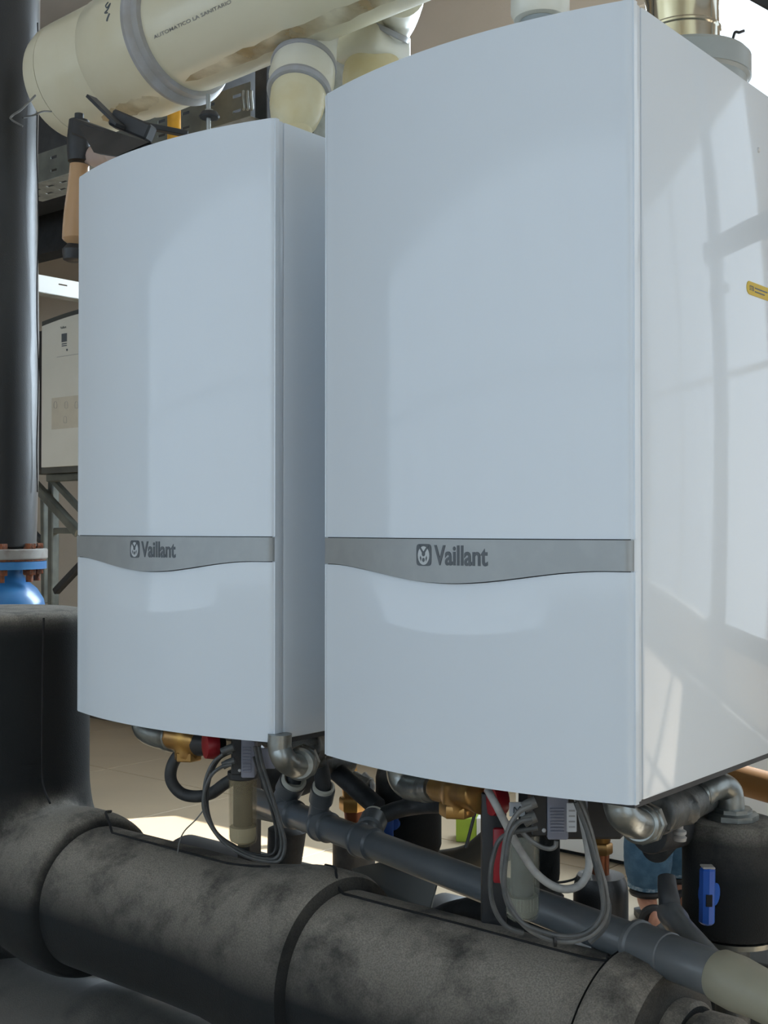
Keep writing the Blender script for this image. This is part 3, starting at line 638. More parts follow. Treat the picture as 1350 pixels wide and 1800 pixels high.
# bright perforated tray on the left, running away from the camera
q = P(95, 505, 4.3); q2 = P(60, 498, 4.9)
t2 = thing('cable_tray', 'white perforated tray lit bright beside the tall black pipe', 'cable tray', q)
bm = B(); xx = q.x; zz = P(95, 517, 4.3).z
slotted(bm, 2.2, 4.9, [(zz, zz+.036, 0), (zz+.036, zz+.041, 1), (zz+.041, zz+.06, 0)], lambda b, a_, c_, p_, q_: box(b, xx, xx+.002, a_, c_, p_, q_), .15, .25)
obj('side_web', bm, whitep, t2)
bm = B(); box(bm, xx-.06, xx, 2.2, 4.9, zz-.002, zz); obj('flange', bm, galv, t2)
obj('hanger', cyl(B(), (xx-.03, 4.6, zz), (xx-.03, 4.6, 4.3), .005, n=8), galv, t2)

# white wall unit (fresh water station) on a strut frame
UY = 3.6
def up(px, py): return PY(px, py, UY)
a = up(77, 700); z1 = up(77, 575).z; z0 = up(77, 822).z
un = thing('heating_station', 'ivory heating station with dark grey surround on a strut frame at the left', 'appliance', (a.x+.4, UY+.1, z0))
x0, x1 = a.x+.01, a.x+.78
def arch(t): return .03*math.sin(PI*min(1, max(0, t)))
bm = B(); pts = [(x0, UY, z0)] + [(x1, UY, z0)] + [(x1-(x1-x0)*k/16, UY, z1+arch(k/16)) for k in range(17)]
prism(bm, pts, (0, -1, 0), .02); obj('cover', bm, ivory, un)
bm = B(); e = .03; pts = [(x0-e, UY+.001, z0-e)] + [(x1+e, UY+.001, z0-e)] + [(x1+e-(x1-x0+2*e)*k/16, UY+.001, z1+e+arch(k/16)) for k in range(17)]
prism(bm, pts, (0, 1, 0), .20); obj('surround', bm, mat('dark_grey_metal', (.075, .078, .07), .5, noise=(10, (.06, .062, .056), .4, .6)), un)
def upl(px, py): return PY(px, py, UY-.0205)
bm = B(); c = upl(113, 594); box(bm, c.x-.022, c.x+.022, UY-.0215, UY-.019, c.z-.020, c.z+.022); sc_ = obj('screen', bm, print_m, un)
bm = B()
for k in range(2): c = upl(113, 604+k*3.5); box(bm, c.x-.021, c.x+.021, UY-.0212, UY-.019, c.z-.003, c.z+.002)
obj('small_print', bm, print_m, un)
bm = lathe(B(), [(.006, 0), (.006, .002)], upl(118, 615), (0, -1, 0), 12); obj('button', bm, print_m, un)
c = upl(106, 578.5); obj('lettering', text_mesh('Vaillant', .012, (c.x, UY-.0205, c.z), (1, 0, 0), (0, 0, 1), .0004, .01), print_m, un)
bm = B(); c = upl(100, 628); d = upl(150, 618); bar(bm, (c.x, UY-.021, c.z), (d.x, UY-.021, c.z+.0), .002, .002); obj('panel_line', bm, seal_m, un)
bm = B(); c = upl(91, 700); d = upl(150, 750); box(bm, c.x, d.x, UY-.0212, UY-.019, d.z, c.z); ins = obj('instruction_sheet', bm, mat('cream_paper', (.56, .52, .42), .7, noise=(20, (.53, .49, .40), .4, .6)), un)
bm = B()
for (u, v) in ((98, 712), (117, 712), (115, 738), (135, 712)):
    c = upl(u, v); tube(bm, [(c.x-.012, UY-.0222, c.z-.014), (c.x-.012, UY-.0222, c.z+.012), (c.x, UY-.0222, c.z+.018), (c.x+.01, UY-.0222, c.z+.010), (c.x+.01, UY-.0222, c.z-.016), (c.x-.012, UY-.0222, c.z-.014)], .0009, 5, 3)
obj('line_drawing', bm, seal_m, ins)
# dark tall cabinet side left of it
q = PY(60, 700, 3.95)
tag(obj('dark_cabinet', box(B(), q.x-.5, PY(73, 700, 3.95).x+.06, 3.95, 4.4, PY(68, 826, 3.95).z, PY(68, 582, 3.95).z, .004, 1), blackm), 'dark cabinet hanging behind the left side of the ivory heating station', 'cabinet')
sfz = z0-.03
sf = thing('strut_frame', 'galvanised strut frame with diagonal braces under the ivory heating station', 'frame', (a.x+.35, UY+.1, 0))
def strut(p, q_, wd=.045, m=galv_d, nm='strut'): obj(nm, bar(B(), p, q_, wd, wd), m, sf)
pp = PY(94, 900, UY+.12); strut((pp.x, UY+.12, .0), (pp.x, UY+.12, sfz-.03), nm='post'); strut((pp.x+.7, UY+.12, .42), (pp.x+.7, UY+.12, sfz-.03), nm='post')
strut((x0-.05, UY+.06, sfz-.021), (x1+.05, UY+.06, sfz-.021), .04, nm='rail')
strut(PY(58, 848, UY+.05), PY(140, 938, UY+.05), nm='brace'); strut(PY(86, 836, UY+.10), PY(150, 905, UY+.10), .03, nm='brace')
strut(PY(80, 1060, UY+.16), PY(78, 860, UY+.16), .035, nm='post')
strut(PY(98, 1040, UY+.02), PY(150, 985, UY+.02), .035, blackm, nm='brace'); strut(PY(50, 925, UY+.20), PY(80, 960, UY+.20), .03, blackm, nm='brace')
strut((pp.x, UY+.12, 1.28), (pp.x+.7, UY+.12, 1.28), .03, nm='rail')

# white low cabinet at the back
q0 = PY(905, 1480, 4.11)
wc = thing('low_cabinet', 'long white low cabinet by the back wall behind the standing person', 'cabinet', (q0.x+.9, 4.3, 0))
for k in range(3):
    box_x = q0.x+k*.62
    obj('door', box(B(), box_x+.003, box_x+.617, 4.11, 4.13, .02, .56, .003, 1), whitep, wc)
obj('body', box(B(), q0.x, q0.x+1.86, 4.131, 4.55, .02, .58, .004, 1), whitep, wc)
obj('plinth', box(B(), q0.x+.01, q0.x+1.85, 4.14, 4.5, 0, .02), seam_m, wc)
# green and white carton on the floor
gq = P(822, 1470, 4.95); gz = 0
gb = thing('carton', 'small green and white carton on the floor behind the boilers', 'box', (gq.x, gq.y, 0))
Mg = Matrix.Translation((gq.x, gq.y, 0)) @ Matrix.Rotation(.5, 4, 'Z')
obj('carton_body', box(B(), -.045, .04, -.03, .08, 0, .10, .003, 1, Mg), green_m, gb)
obj('carton_end', box(B(), .0405, .065, -.03, .08, 0, .102, .002, 1, Mg), whitep, gb)

# pipe with valve standing free to the right, mirrored in the side of the right boiler
rp = thing('plastic_riser', 'grey vertical pipe with couplings right of the boilers', 'pipe', (.10, 3.0, 0))
obj('pipe', lathe(B(), [(.055, 1.62), (.055, 2.10), (.066, 2.11), (.066, 2.17), (.055, 2.18), (.055, 2.36), (.062, 2.37), (.062, 2.50), (.055, 2.51), (.055, 4.3)], (.10, 3.0, 0), (0, 0, 1), 32), greyp, rp)
obj('bend', tube(B(), [(.10, 3.0, 1.64), (.10, 3.0, 1.55), (.15, 3.0, 1.48), (.17, 3.0, 1.40), (.17, 3.0, 0.05)], lambda t: .055-.012*min(1, t*2.2), 24), greyp, rp)
obj('valve_handle', bar(B(), (-.02, 3.0, 2.03), (.22, 3.0, 2.03), .03, .03), greyp, rp)

# ================================================================== UNDER THE BOILERS
def elbow(name, label, pts, r, m=cast, ring=None, group=None, ring_m=None, nut=None):
    t = thing(name, label, 'pipe fitting', pts[len(pts)//2], group)
    obj('bend', tube(B(), pts, r, 28, 10), m, t)
    if ring:
        p, ax_, rr, hh = ring; obj('collar', lathe(B(), [(rr*.85, 0), (rr, hh*.15), (rr, hh*.85), (rr*.85, hh)], p, ax_, 32), ring_m or m, t)
    if nut:
        p, ax_, rr, hh = nut; obj('nut', lathe(B(), [(rr*.9, 0), (rr, hh*.1), (rr, hh*.9), (rr*.9, hh)], p, ax_, 8), m, t)
    return t
# left boiler, left to right
elbow('steel_elbow', 'galvanised elbow under the left end of the left boiler', [P(250, 1240, 2.16), P(255, 1275, 2.16), P(268, 1288, 2.14), P(300, 1296, 2.10), P(325, 1297, 2.06)], .0235, cast, (P(296, 1295, 2.10), P(325, 1297, 2.06)-P(296, 1295, 2.10), .026, .02))
bv = thing('brass_valve', 'brass valve body under the left boiler beside the red knob', 'valve', P(330, 1330, 2.05))
obj('body', blend(lambda bm: (cyl(bm, P(298, 1296, 2.07), P(352, 1302, 2.03), .022), cyl(bm, P(332, 1285, 2.05), P(329, 1334, 2.05), .026), cyl(bm, P(345, 1300, 2.04), P(360, 1318, 2.03), .018)), .004, 4), brass, bv) if 0 else link_mesh('body', blend(lambda bm: (cyl(bm, P(298, 1294, 2.07), P(352, 1302, 2.03), .022), cyl(bm, P(332, 1280, 2.05), P(329, 1332, 2.05), .022)), .004, 4), brass, bv)
obj('hex_nut', hexnut(B(), P(330, 1336, 2.05), (0, 0, 1), .024, .016), brass, bv)
rk = thing('red_knob', 'round red plastic knob under the left boiler', 'knob', P(380, 1310, 1.98))
obj('knob', lathe(B(), [(.012, 0), (.022, .002), (.024, .010), (.022, .022), (.010, .024)], P(383, 1308, 1.98), (-.5, -1, 0), 24), redp, rk)
obj('skirt', cyl(B(), P(352, 1306, 2.03), P(383, 1308, 1.99), .022, .017), black_pl, rk)
tag(obj('drain_hose', tube(B(), [P(345, 1305, 2.08), P(320, 1320, 2.10), P(303, 1345, 2.10), P(301, 1372, 2.10), P(318, 1394, 2.10), P(345, 1400, 2.09), P(372, 1394, 2.07), P(395, 1378, 2.05), P(425, 1360, 2.03)], .0105, 18), rubber), 'thick black rubber hose curling under the left boiler', 'hose')

def trap(px, pt, pb, w_px, d, label, box_top, box_bot, bx0, bx1):
    c_ = P(px, pt, d); r = w_px/FPX*d/2; zt_ = c_.z; zb_ = P(px, pb, d).z
    t = thing('filter_cup', label, 'filter', (c_.x, c_.y, zb_), 'clear filter cups under the boilers')
    o = (c_.x, c_.y, 0); r2 = r-.0016
    obj('cup', lathe(B(), [(0, zb_), (r*.6, zb_+.001), (r*.9, zb_+.006), (r, zb_+.014), (r, zt_), (r2, zt_), (r2, zb_+.014), (r2*.85, zb_+.007), (0, zb_+.003)], o, (0, 0, 1), 36), clear if d < 1.9 else clear_a, t)
    h = zt_-zb_
    obj('cartridge', lathe(B(), [(0, zb_+.30*h), (r*.66, zb_+.30*h), (r*.68, zb_+.32*h), (r*.68, zt_), (0, zt_)], o, (0, 0, 1), 28), pvc if d < 1.9 else seam_m, t)
    obj('sediment', lathe(B(), [(0, zb_+.005), (r*.55, zb_+.006), (r*.85, zb_+.010), (r*.93, zb_+.018), (r*.93, zb_+.29*h), (0, zb_+.29*h)], o, (0, 0, 1), 28), silt_g if d < 1.9 else silt, t)
    obj('neck_ring', lathe(B(), [(r*1.02, zt_-.002), (r*1.08, zt_), (r*1.08, zt_+.010), (r*.9, zt_+.012)], o, (0, 0, 1), 32), black_pl, t)
    # actuator box with a ribbed lilac face
    a_ = P(bx0, box_top, d-.03); b_ = P(bx1, box_bot, d-.03); xw = Rv
    M_ = Matrix.Translation((c_.x, c_.y, 0)) @ Matrix.Rotation(YAW*.35, 4, 'Z')
    la = (bx0-px)/FPX*d; lb = (bx1-px)/FPX*d; zt2, zb2 = a_.z, b_.z
    M_ = Matrix.Translation((c_.x, c_.y, 0)) @ Matrix.Rotation(YAW, 4, 'Z')
    mid = la+(lb-la)*.42
    obj('actuator', box(B(), la, mid+.001, -.03, .018, zb2+.002, zt2+.03, .002, 1, M_), black_pl, t)
    f = obj('actuator_face', box(B(), mid, lb, -.034, .014, zb2-.002, zt2+.03, .003, 2, M_), lilac, t)
    n = 8
    for k in range(n):
        z = zb2+.008+(zt2-zb2-.012)*k/n
        obj('rib', box(B(), mid+.003, lb-.006, -.0365, -.0335, z, z+(zt2-zb2)/n*.5, .0006, 1, M_), lilac, f)
    for z in (zb2+.010,): obj('screw', lathe(B(), [(.003, 0), (.002, .002)], M_ @ Vector(((la+mid)/2+.006, -.030, z)), -Vh, 10), paper, t)
    return t
trap(427, 1366, 1487, 50, 2.0, 'clear filter cup with dark cartridge under the left boiler', 1306, 1365, 410, 452)
trap(918, 1462, 1618, 60, 1.62, 'clear filter cup with grey cartridge under the right boiler', 1412, 1473, 930, 993)

def cable(name, label, pts, r, m=cable_m, group=None, n=8):
    return tag(obj(name, tube(B(), pts, r, n, 8), m), label, 'cable', group)
D1 = 1.93
def line(pp_, d): return [P(a_, b_, d+(c_[0] if c_ else 0)) for a_, b_, *c_ in pp_]
cable('cable', 'black cable loop hanging at the left filter cup, outer strand', line([(408, 1322), (392, 1326), (372, 1345), (360, 1380), (362, 1425), (385, 1470), (425, 1497), (460, 1509), (485, 1508), (495, 1485), (488, 1440), (470, 1390), (455, 1345), (448, 1312)], D1), .0030, cable_m)
cable('cable', 'black cable loop hanging at the left filter cup, inner strand', line([(408, 1344), (390, 1348), (370, 1365), (358, 1400), (362, 1435), (390, 1478), (428, 1503), (462, 1513), (492, 1512), (501, 1480), (488, 1432), (476, 1390), (462, 1345), (455, 1312)], D1-.006), .0030, cable_m)
cable('cable', 'third black strand of the loop at the left filter cup', line([(412, 1320), (385, 1335), (368, 1372), (365, 1420), (380, 1462), (415, 1488), (450, 1502), (480, 1500), (486, 1470), (478, 1425), (460, 1370), (446, 1330)], D1+.006), .0025, rubber)
for (a_, b_, d_, lab) in ((406, 1316, D1, 'upper black cable plug on the left valve actuator'), (408, 1340, D1, 'lower black cable plug on the left valve actuator')):
    tag(obj('cable_plug', tube(B(), line([(a_-16, b_+6), (a_-6, b_+1), (a_+5, b_-3)], d_), .0065, 12), cable_m), lab, 'plug')
cable('wire', 'thin wire dropping from the hose loop to the floor at the left', line([(362, 1418), (345, 1440), (325, 1460), (316, 1478), (312, 1500)], 2.08), .0012, cable_l)
# galvanised U-bend and castings at the right end of the left boiler
elbow('steel_elbow', 'galvanised elbow under the right corner of the left boiler', [P(492, 1290, 1.83), P(492, 1315, 1.83), P(500, 1335, 1.83), P(518, 1346, 1.86), P(533, 1338, 1.92)], .0185, cast, (P(526, 1344, 1.87), P(538, 1328, 1.97)-P(520, 1348, 1.87), .026, .02), nut=(P(530, 1341, 1.885), P(540, 1328, 1.97)-P(520, 1348, 1.87), .0275, .018))
g1 = thing('cast_manifold', 'dark cast manifold block under the rear of the left boiler', 'pipe fitting', P(545, 1330, 2.15))
link_mesh('casting', blend(lambda bm: (cyl(bm, P(535, 1312, 2.05), P(575, 1310, 2.35), .028), cyl(bm, P(548, 1290, 2.15), P(556, 1350, 2.15), .020), cyl(bm, P(550, 1335, 2.4), P(610, 1340, 2.5), .03)), .006, 4), castd, g1)
obj('tag_plate', box(B(), -.012, .012, -.002, .002, -.017, .017, .001, 1, Matrix.Translation(P(471, 1333, 1.95)) @ Matrix.Rotation(YAW, 4, 'Z')), lilac, g1)
tag(obj('foam_pipe', tube(B(), [P(440, 1330, 2.95), P(475, 1362, 2.95), P(520, 1372, 2.95), P(560, 1350, 2.95), P(590, 1335, 2.95)], .040, 20), rubber), 'thick black foam-covered pipe behind the galvanised elbow of the left boiler', 'pipe')
# funnel-like black leg down to the floor
lg = thing('support_leg', 'black tapering support leg beneath the grey drain tee', 'support', P(505, 1500, 2.2))
obj('leg_sleeve', lathe(B(), [(.025, 0), (.03, .06), (.038, .13), (.042, .20), (.025, .21)], P(490, 1620, 2.6), P(506, 1445, 2.6)-P(490, 1620, 2.6), 28), rubber, lg)
obj('leg_foot', lathe(B(), [(.05, 0), (.05, .01), (.026, .012), (.026, P(490, 1620, 2.6).z+.01)], (P(490, 1620, 2.6).x, P(490, 1620, 2.6).y, 0), (0, 0, 1), 24), rubber, lg)

# grey PVC drain line
dr = thing('drain_pipe', 'long grey PVC drain pipe with tees running below both boilers', 'pipe', P(900, 1570, 1.85))
line_pts = [P(440, 1402, 2.55), P(500, 1432, 2.48), P(700, 1513, 2.13), P(960, 1593, 1.82), P(1125, 1649, 1.65), P(1250, 1703, 1.50)]
# straight run fitted through both ends
A_, Z_ = P(470, 1414, 2.52), P(1285, 1722, 1.435)
def lp(t): return A_+(Z_-A_)*t
def near(px):           # parameter of the run at an image column
    lo, hi = -.3, 1.3
    for _ in range(40):
        m_ = (lo+hi)/2; v = lp(m_)-CAM; x_ = 675+FPX*v.dot(Rv)/v.dot(Fv)
        if x_ < px: lo = m_
        else: hi = m_
    return lo
RP = .0250
def seg(px0, px1, r=RP, nm='pipe', m=pvc):
    obj(nm, cyl(B(), lp(near(px0)), lp(near(px1)), r, n=32, bev=.002), m, dr)
seg(440, 1150); seg(1150, 1268, RP+.003)
dv = (Z_-A_).normalized()
def sock(px, L=.05, r=RP+.0045):
    p = lp(near(px)); obj('socket', lathe(B(), [(RP, 0), (r, .003), (r+.0025, .006), (r+.0025, .012), (r, .015), (r, L-.004), (RP, L)], p, dv, 36), pvc, dr)
sock(500, .05); sock(560, .045); sock(630, .06); sock(1113, .07)
# branches with cream rubber rims
def branch(p0, p1, r, lab=None, rim=True, cap=cream_w):
    o = obj('branch', lathe(B(), [(r*.98, 0), (r, .01), (r, (Vector(p1)-Vector(p0)).length-.035), (r+.004, (Vector(p1)-Vector(p0)).length-.03), (r+.004, (Vector(p1)-Vector(p0)).length)], p0, Vector(p1)-Vector(p0), 32), pvc, dr)
    if rim:
        L = (Vector(p1)-Vector(p0)).length; obj('rim', lathe(B(), [(r+.001, 0), (r+.002, .008), (r*.9, .010), (r*.82, .004), (0, .003)], Vector(p0)+(Vector(p1)-Vector(p0)).normalized()*L, Vector(p1)-Vector(p0), 32), cap, o)
branch(lp(near(490)), P(515, 1374, 2.42), .024)
branch(lp(near(556)), P(568, 1387, 2.29), .0195)
branch(lp(near(640))+Vector((0, 0, 0)), P(658, 1440, 2.24), .0215)
obj('side_pipe', cyl(B(), P(440, 1412, 2.62), P(505, 1425, 2.55), .030, n=28), pvc, dr)
# Y branch on the right with black rubber sleeve
q0_, q1_ = lp(near(1262)), P(1176, 1602, 1.66)
L = (q1_-q0_).length
obj('branch', lathe(B(), [(.021, 0), (.016, L-.06), (.0165, L-.045), (.0185, L-.035), (.0185, L-.006), (.017, L)], q0_, q1_-q0_, 32), pvc, dr)
rs = obj('rubber_sleeve', tube(B(), [P(1179, 1606, 1.655), P(1176, 1580, 1.66), P(1173, 1560, 1.67), P(1172, 1542, 1.68)], lambda t: .0155-.003*t, 24), rubber, dr)
obj('beige_coupling', lathe(B(), [(.030, 0), (.032, .004), (.033, .03), (.030, .062), (.030, .10)], lp(near(1264)), dv+Vector((0, 0, -.06)), 36), pvc_b, dr)
obj('end_pipe', lathe(B(), [(.026, .09), (.027, .092), (.027, .45)], lp(near(1264)), dv+Vector((0, 0, -.06)), 32), pvc_b, dr)
bm = B(); box(bm, -.014, .014, -.001, .001, -.0035, .0035)
bmesh.ops.transform(bm, matrix=Matrix.Translation(P(1139, 1685, 1.595)) @ Matrix.Rotation(YAW+.15, 4, 'Z') @ Matrix.Rotation(.35, 4, 'Y'), verts=bm.verts); obj('print_label', bm, paper, dr)

tag(obj('drain_hose', tube(B(), [P(515, 1376, 2.42), P(520, 1350, 2.42), P(530, 1320, 2.40), P(535, 1280, 2.36)], .016, 16), rubber), 'black hose rising from the leftmost grey drain stub behind the galvanised elbow', 'hose')
tag(obj('drain_hose', tube(B(), [P(568, 1389, 2.29), P(566, 1360, 2.29), P(560, 1330, 2.30), P(555, 1270, 2.30)], .0155, 16), rubber), 'black hose rising from the second grey drain stub between the boilers', 'hose')
# brass pipe and small gas cock in the gap between the boilers
gp = thing('brass_riser', 'brass and copper riser with small valve in the gap between the boilers', 'pipe fitting', P(620, 1440, 2.75))
obj('pipe', cyl(B(), P(622, 1440, 2.75), P(612, 1346, 2.75), .020, n=24), brass, gp)
obj('hex_nut', hexnut(B(), P(620, 1424, 2.75), (0, 0, 1), .032, .03), brass, gp)
obj('lower_pipe', cyl(B(), P(626, 1470, 2.75), P(621, 1425, 2.75), .022, n=24), mat('copper', (.30, .11, .055), .4, metal=.8, noise=(20, (.22, .08, .04), .4, .6)), gp)
obj('side_cock', cyl(B(), P(622, 1366, 2.70), P(650, 1380, 2.66), .014, n=16), castd, gp)
obj('cock_nut', hexnut(B(), P(640, 1376, 2.68), P(650, 1380, 2.66)-P(622, 1366, 2.70), .018, .02), cast, gp)
obj('flexible_tube', tube(B(), [P(640, 1360, 2.68), P(655, 1380, 2.66), P(650, 1400, 2.66), P(658, 1425, 2.66)], .006, 10), hosew, gp)
tag(obj('insulated_pipe', cyl(B(), P(585, 1350, 2.45), P(665, 1420, 2.35), .0195, n=24, bev=.004), rubber), 'straight black insulated pipe slanting down in the gap between the boilers', 'pipe')
tag(obj('brown_pipe_stub', lathe(B(), [(.055, 0), (.058, .01), (.058, P(615, 1480, 3.25).z), (.045, P(615, 1480, 3.25).z+.005)], (P(622, 1480, 3.25).x, P(622, 1480, 3.25).y, 0), (0, 0, 1), 28), rubber), 'dark brown insulated pipe standing behind the grey drain pipe', 'pipe')

# insulated pump casing with blue handle behind the drain pipe
def pump(label, px, py0, py1, w_px, d, group='insulated pumps under the boilers', r_top=.9, capm=foam_m):
    c_ = P(px, (py0+py1)/2, d); r = w_px/FPX*d/2; z1_ = P(px, py0, d).z; z0_ = P(px, py1, d).z
    t = thing('insulated_pump', label, 'pump', (c_.x, c_.y, 0), group)
    obj('foam_shell', lathe(B(), [(0, z0_), (r*.94, z0_), (r, z0_+.012), (r, z1_-.025), (r*.95, z1_-.010), (r*.85, z1_), (r*.3, z1_+.002), (0, z1_+.002)], (c_.x, c_.y, 0), (0, 0, 1), 48, ripple=lambda a, h: .004*math.sin(4*a+h*20)), capm, t)
    obj('pipe_stub', cyl(B(), (c_.x, c_.y, 0), (c_.x, c_.y, z0_+.01), r*.35, n=24), castd, t)
    return t, c_, r, z0_, z1_
pump('black insulated pump casing behind the grey drain pipe between the boilers', 718, 1345, 1492, 116, 2.45)
bh = thing('valve_handle', 'blue plastic valve handle half hidden by the grey drain pipe', 'handle', P(685, 1460, 2.33))
obj('lever', box(B(), -.016, .012, -.01, .01, -.05, .03, .006, 2, Matrix.Translation(P(681, 1462, 2.33)) @ Matrix.Rotation(YAW, 4, 'Z')), bluep2, bh)
obj('hub', cyl(B(), P(690, 1449, 2.33), P(694, 1447, 2.40), .012, n=20), bluep2, bh)
# right boiler underside
elbow('steel_elbow', 'large galvanised elbow under the left part of the right boiler', [P(700, 1335, 1.98), P(703, 1365, 1.98), P(715, 1381, 1.97), P(735, 1386, 1.94), P(765, 1385, 1.88)], .021, cast, (P(746, 1386, 1.92), P(770, 1385, 1.88)-P(746, 1386, 1.92), .023, .024))
bv2 = thing('brass_valve', 'brass valve body under the middle of the right boiler', 'valve', P(800, 1420, 1.80))
link_mesh('body', blend(lambda bm: (cyl(bm, P(768, 1385, 1.86), P(840, 1398, 1.74), .021), cyl(bm, P(805, 1375, 1.8), P(804, 1432, 1.8), .024), cyl(bm, P(825, 1400, 1.78), P(848, 1412, 1.74), .018)), .004, 4), brass, bv2)
obj('hex_nut', hexnut(B(), P(803, 1434, 1.8), (0, 0, 1), .027, .02), brass, bv2)
tag(obj('drain_hose', tube(B(), [P(850, 1392, 1.95), P(820, 1408, 2.1), P(780, 1414, 2.2), P(740, 1416, 2.25), P(700, 1423, 2.25), P(665, 1436, 2.24)], .0160, 18), rubber), 'black rubber hose running sideways behind the brass valve of the right boiler', 'hose')
tag(obj('insulated_pipe', lathe(B(), [(.018, 0), (.024, .005), (.024, .06), (.018, .065)], P(708, 1412, 2.28), P(735, 1408, 2.28)-P(708, 1412, 2.28), 24), rubber), 'short black capped pipe above the blue handle between the boilers', 'pipe')
tag(obj('thin_rod', cyl(B(), P(836, 1425, 1.95), P(819, 1490, 1.95), .0028, n=8), black_pl), 'thin slanting black rod in front of the green carton', 'rod')
# black junction bracket with red clip behind the right filter cup
jb = thing('pump_bracket', 'black bracket with a red clip left of the right filter cup', 'bracket', P(868, 1535, 1.75))
obj('body', box(B(), -.016, .020, -.012, .012, -.20, -.0, .003, 2, Matrix.Translation(P(865, 1392, 1.74)) @ Matrix.Rotation(YAW, 4, 'Z')), black_pl, jb)
obj('red_clip', box(B(), -.006, .012, -.016, -.005, -.078, -.0, .003, 2, Matrix.Translation(P(873, 1452, 1.72)) @ Matrix.Rotation(YAW, 4, 'Z')), redp, jb)
rk = thing('red_knob', 'red plastic knob under the right boiler behind the pale hose', 'knob', P(885, 1405, 1.72))
obj('knob', lathe(B(), [(.012, 0), (.022, .002), (.024, .010), (.022, .022), (.010, .024)], P(885, 1404, 1.73), (-.5, -1, 0), 24), redp, rk)
wl = thing('warning_label', 'small white square label with dark symbol under the right boiler', 'label', P(910, 1425, 1.66))
Mw = Matrix.Translation(P(909, 1424, 1.66)) @ Matrix.Rotation(YAW, 4, 'Z')
obj('plate', box(B(), -.011, .011, 0, .0015, -.009, .011, .001, 1, Mw), paper, wl)
bm = B(); tube(bm, [Mw @ Vector((-.005, -.001, -.004)), Mw @ Vector((-.004, -.001, .004)), Mw @ Vector((0, -.001, .0)), Mw @ Vector((.004, -.001, .005)), Mw @ Vector((.005, -.001, -.003))], .0008, 5); obj('symbol', bm, print_m, wl)
tg = thing('hanging_tag', 'white cable tag beside the lilac valve actuator of the right boiler', 'tag', P(1007, 1430, 1.58))
obj('tag_card', box(B(), -.0065, .0065, -.001, .001, -.030, .008, .001, 1, Matrix.Translation(P(1005, 1422, 1.55)) @ Matrix.Rotation(YAW, 4, 'Z')), paper, tg)
bm = B()
for k in range(4): box(bm, -.004, .004, -.0016, -.0009, -.024+.007*k, -.022+.007*k)
bmesh.ops.transform(bm, matrix=Matrix.Translation(P(1005, 1422, 1.55)) @ Matrix.Rotation(YAW, 4, 'Z'), verts=bm.verts); obj('small_print', bm, seal_m, tg)
obj('tag_card', box(B(), -.006, .006, -.001, .001, -.012, .012, .001, 1, Matrix.Translation(P(1025, 1424, 1.55)) @ Matrix.Rotation(YAW, 4, 'Z')), lilac, tg)
tag(obj('junction_box', box(B(), -.05, .06, -.02, .05, -.055, .02, .004, 1, Matrix.Translation(P(1015, 1400, 1.66)) @ Matrix.Rotation(YAW, 4, 'Z')), black_pl), 'black junction box under the right end of the right boiler', 'box')
# pale hose, cables
tag(obj('drain_hose', tube(B(), line([(857, 1388, .02), (872, 1415), (890, 1450), (915, 1495), (940, 1532), (968, 1555), (995, 1563), (1020, 1555), (1034, 1530), (1035, 1500), (1028, 1460), (1020, 1420), (1012, 1395)], 1.55), .0052, 14, 10), hosew), 'pale grey flexible hose looping under the right boiler', 'hose')
D2 = 1.50
cable('cable', 'grey cable loop hanging at the right filter cup, outer strand', line([(935, 1416), (912, 1428), (893, 1460), (884, 1510), (884, 1550), (898, 1592), (920, 1625), (950, 1645), (985, 1655), (1020, 1652), (1050, 1635), (1066, 1605), (1064, 1560), (1050, 1510), (1038, 1460), (1022, 1418), (1010, 1395)], D2), .0034, cable_l)
cable('cable', 'grey cable loop hanging at the right filter cup, inner strand', line([(935, 1440), (912, 1446), (896, 1470), (888, 1520), (886, 1560), (893, 1590), (915, 1620), (945, 1635), (985, 1645), (1020, 1643), (1045, 1628), (1060, 1600), (1056, 1555), (1044, 1500), (1030, 1455), (1012, 1410)], D2-.007), .0032, cable_m)
cable('cable', 'third cable of the loop beside the pale hose', line([(945, 1455), (885, 1470), (866, 1510), (862, 1560), (870, 1600), (890, 1628), (920, 1640)], D2+.01), .0032, cable_m)
cable('cable', 'short cable stub hooking round the right filter cup', line([(915, 1460), (930, 1475), (950, 1488), (966, 1492), (976, 1488), (978, 1478)], 1.52), .003, cable_l)
cable('cable', 'thick bundled cable on the right side of the loop under the right boiler', line([(1020, 1400), (1030, 1440), (1042, 1490), (1052, 1530), (1062, 1570), (1068, 1600), (1060, 1630), (1035, 1655)], D2+.008), .0052, cable_m)
for (a_, b_, lab) in ((938, 1412, 'upper grey cable plug on the right valve actuator'), (938, 1438, 'lower grey cable plug on the right valve actuator')):
    tag(obj('cable_plug', tube(B(), line([(a_-18, b_+8), (a_-8, b_+2), (a_+4, b_-3)], 1.53), .0075, 12), cable_l), lab, 'plug')
tag(obj('cable_tie', lathe(B(), [(.006, 0), (.0085, .0005), (.0085, .004), (.006, .0045)], P(972, 1652, 1.497), Rv, 16), black_pl), 'black cable tie round the lowest point of the right cable loop', 'cable tie')
cable('cable', 'thin black cable lying behind the right filter cup', line([(948, 1540), (965, 1550), (985, 1551), (1005, 1547), (1020, 1540)], 1.95), .002, black_pl)
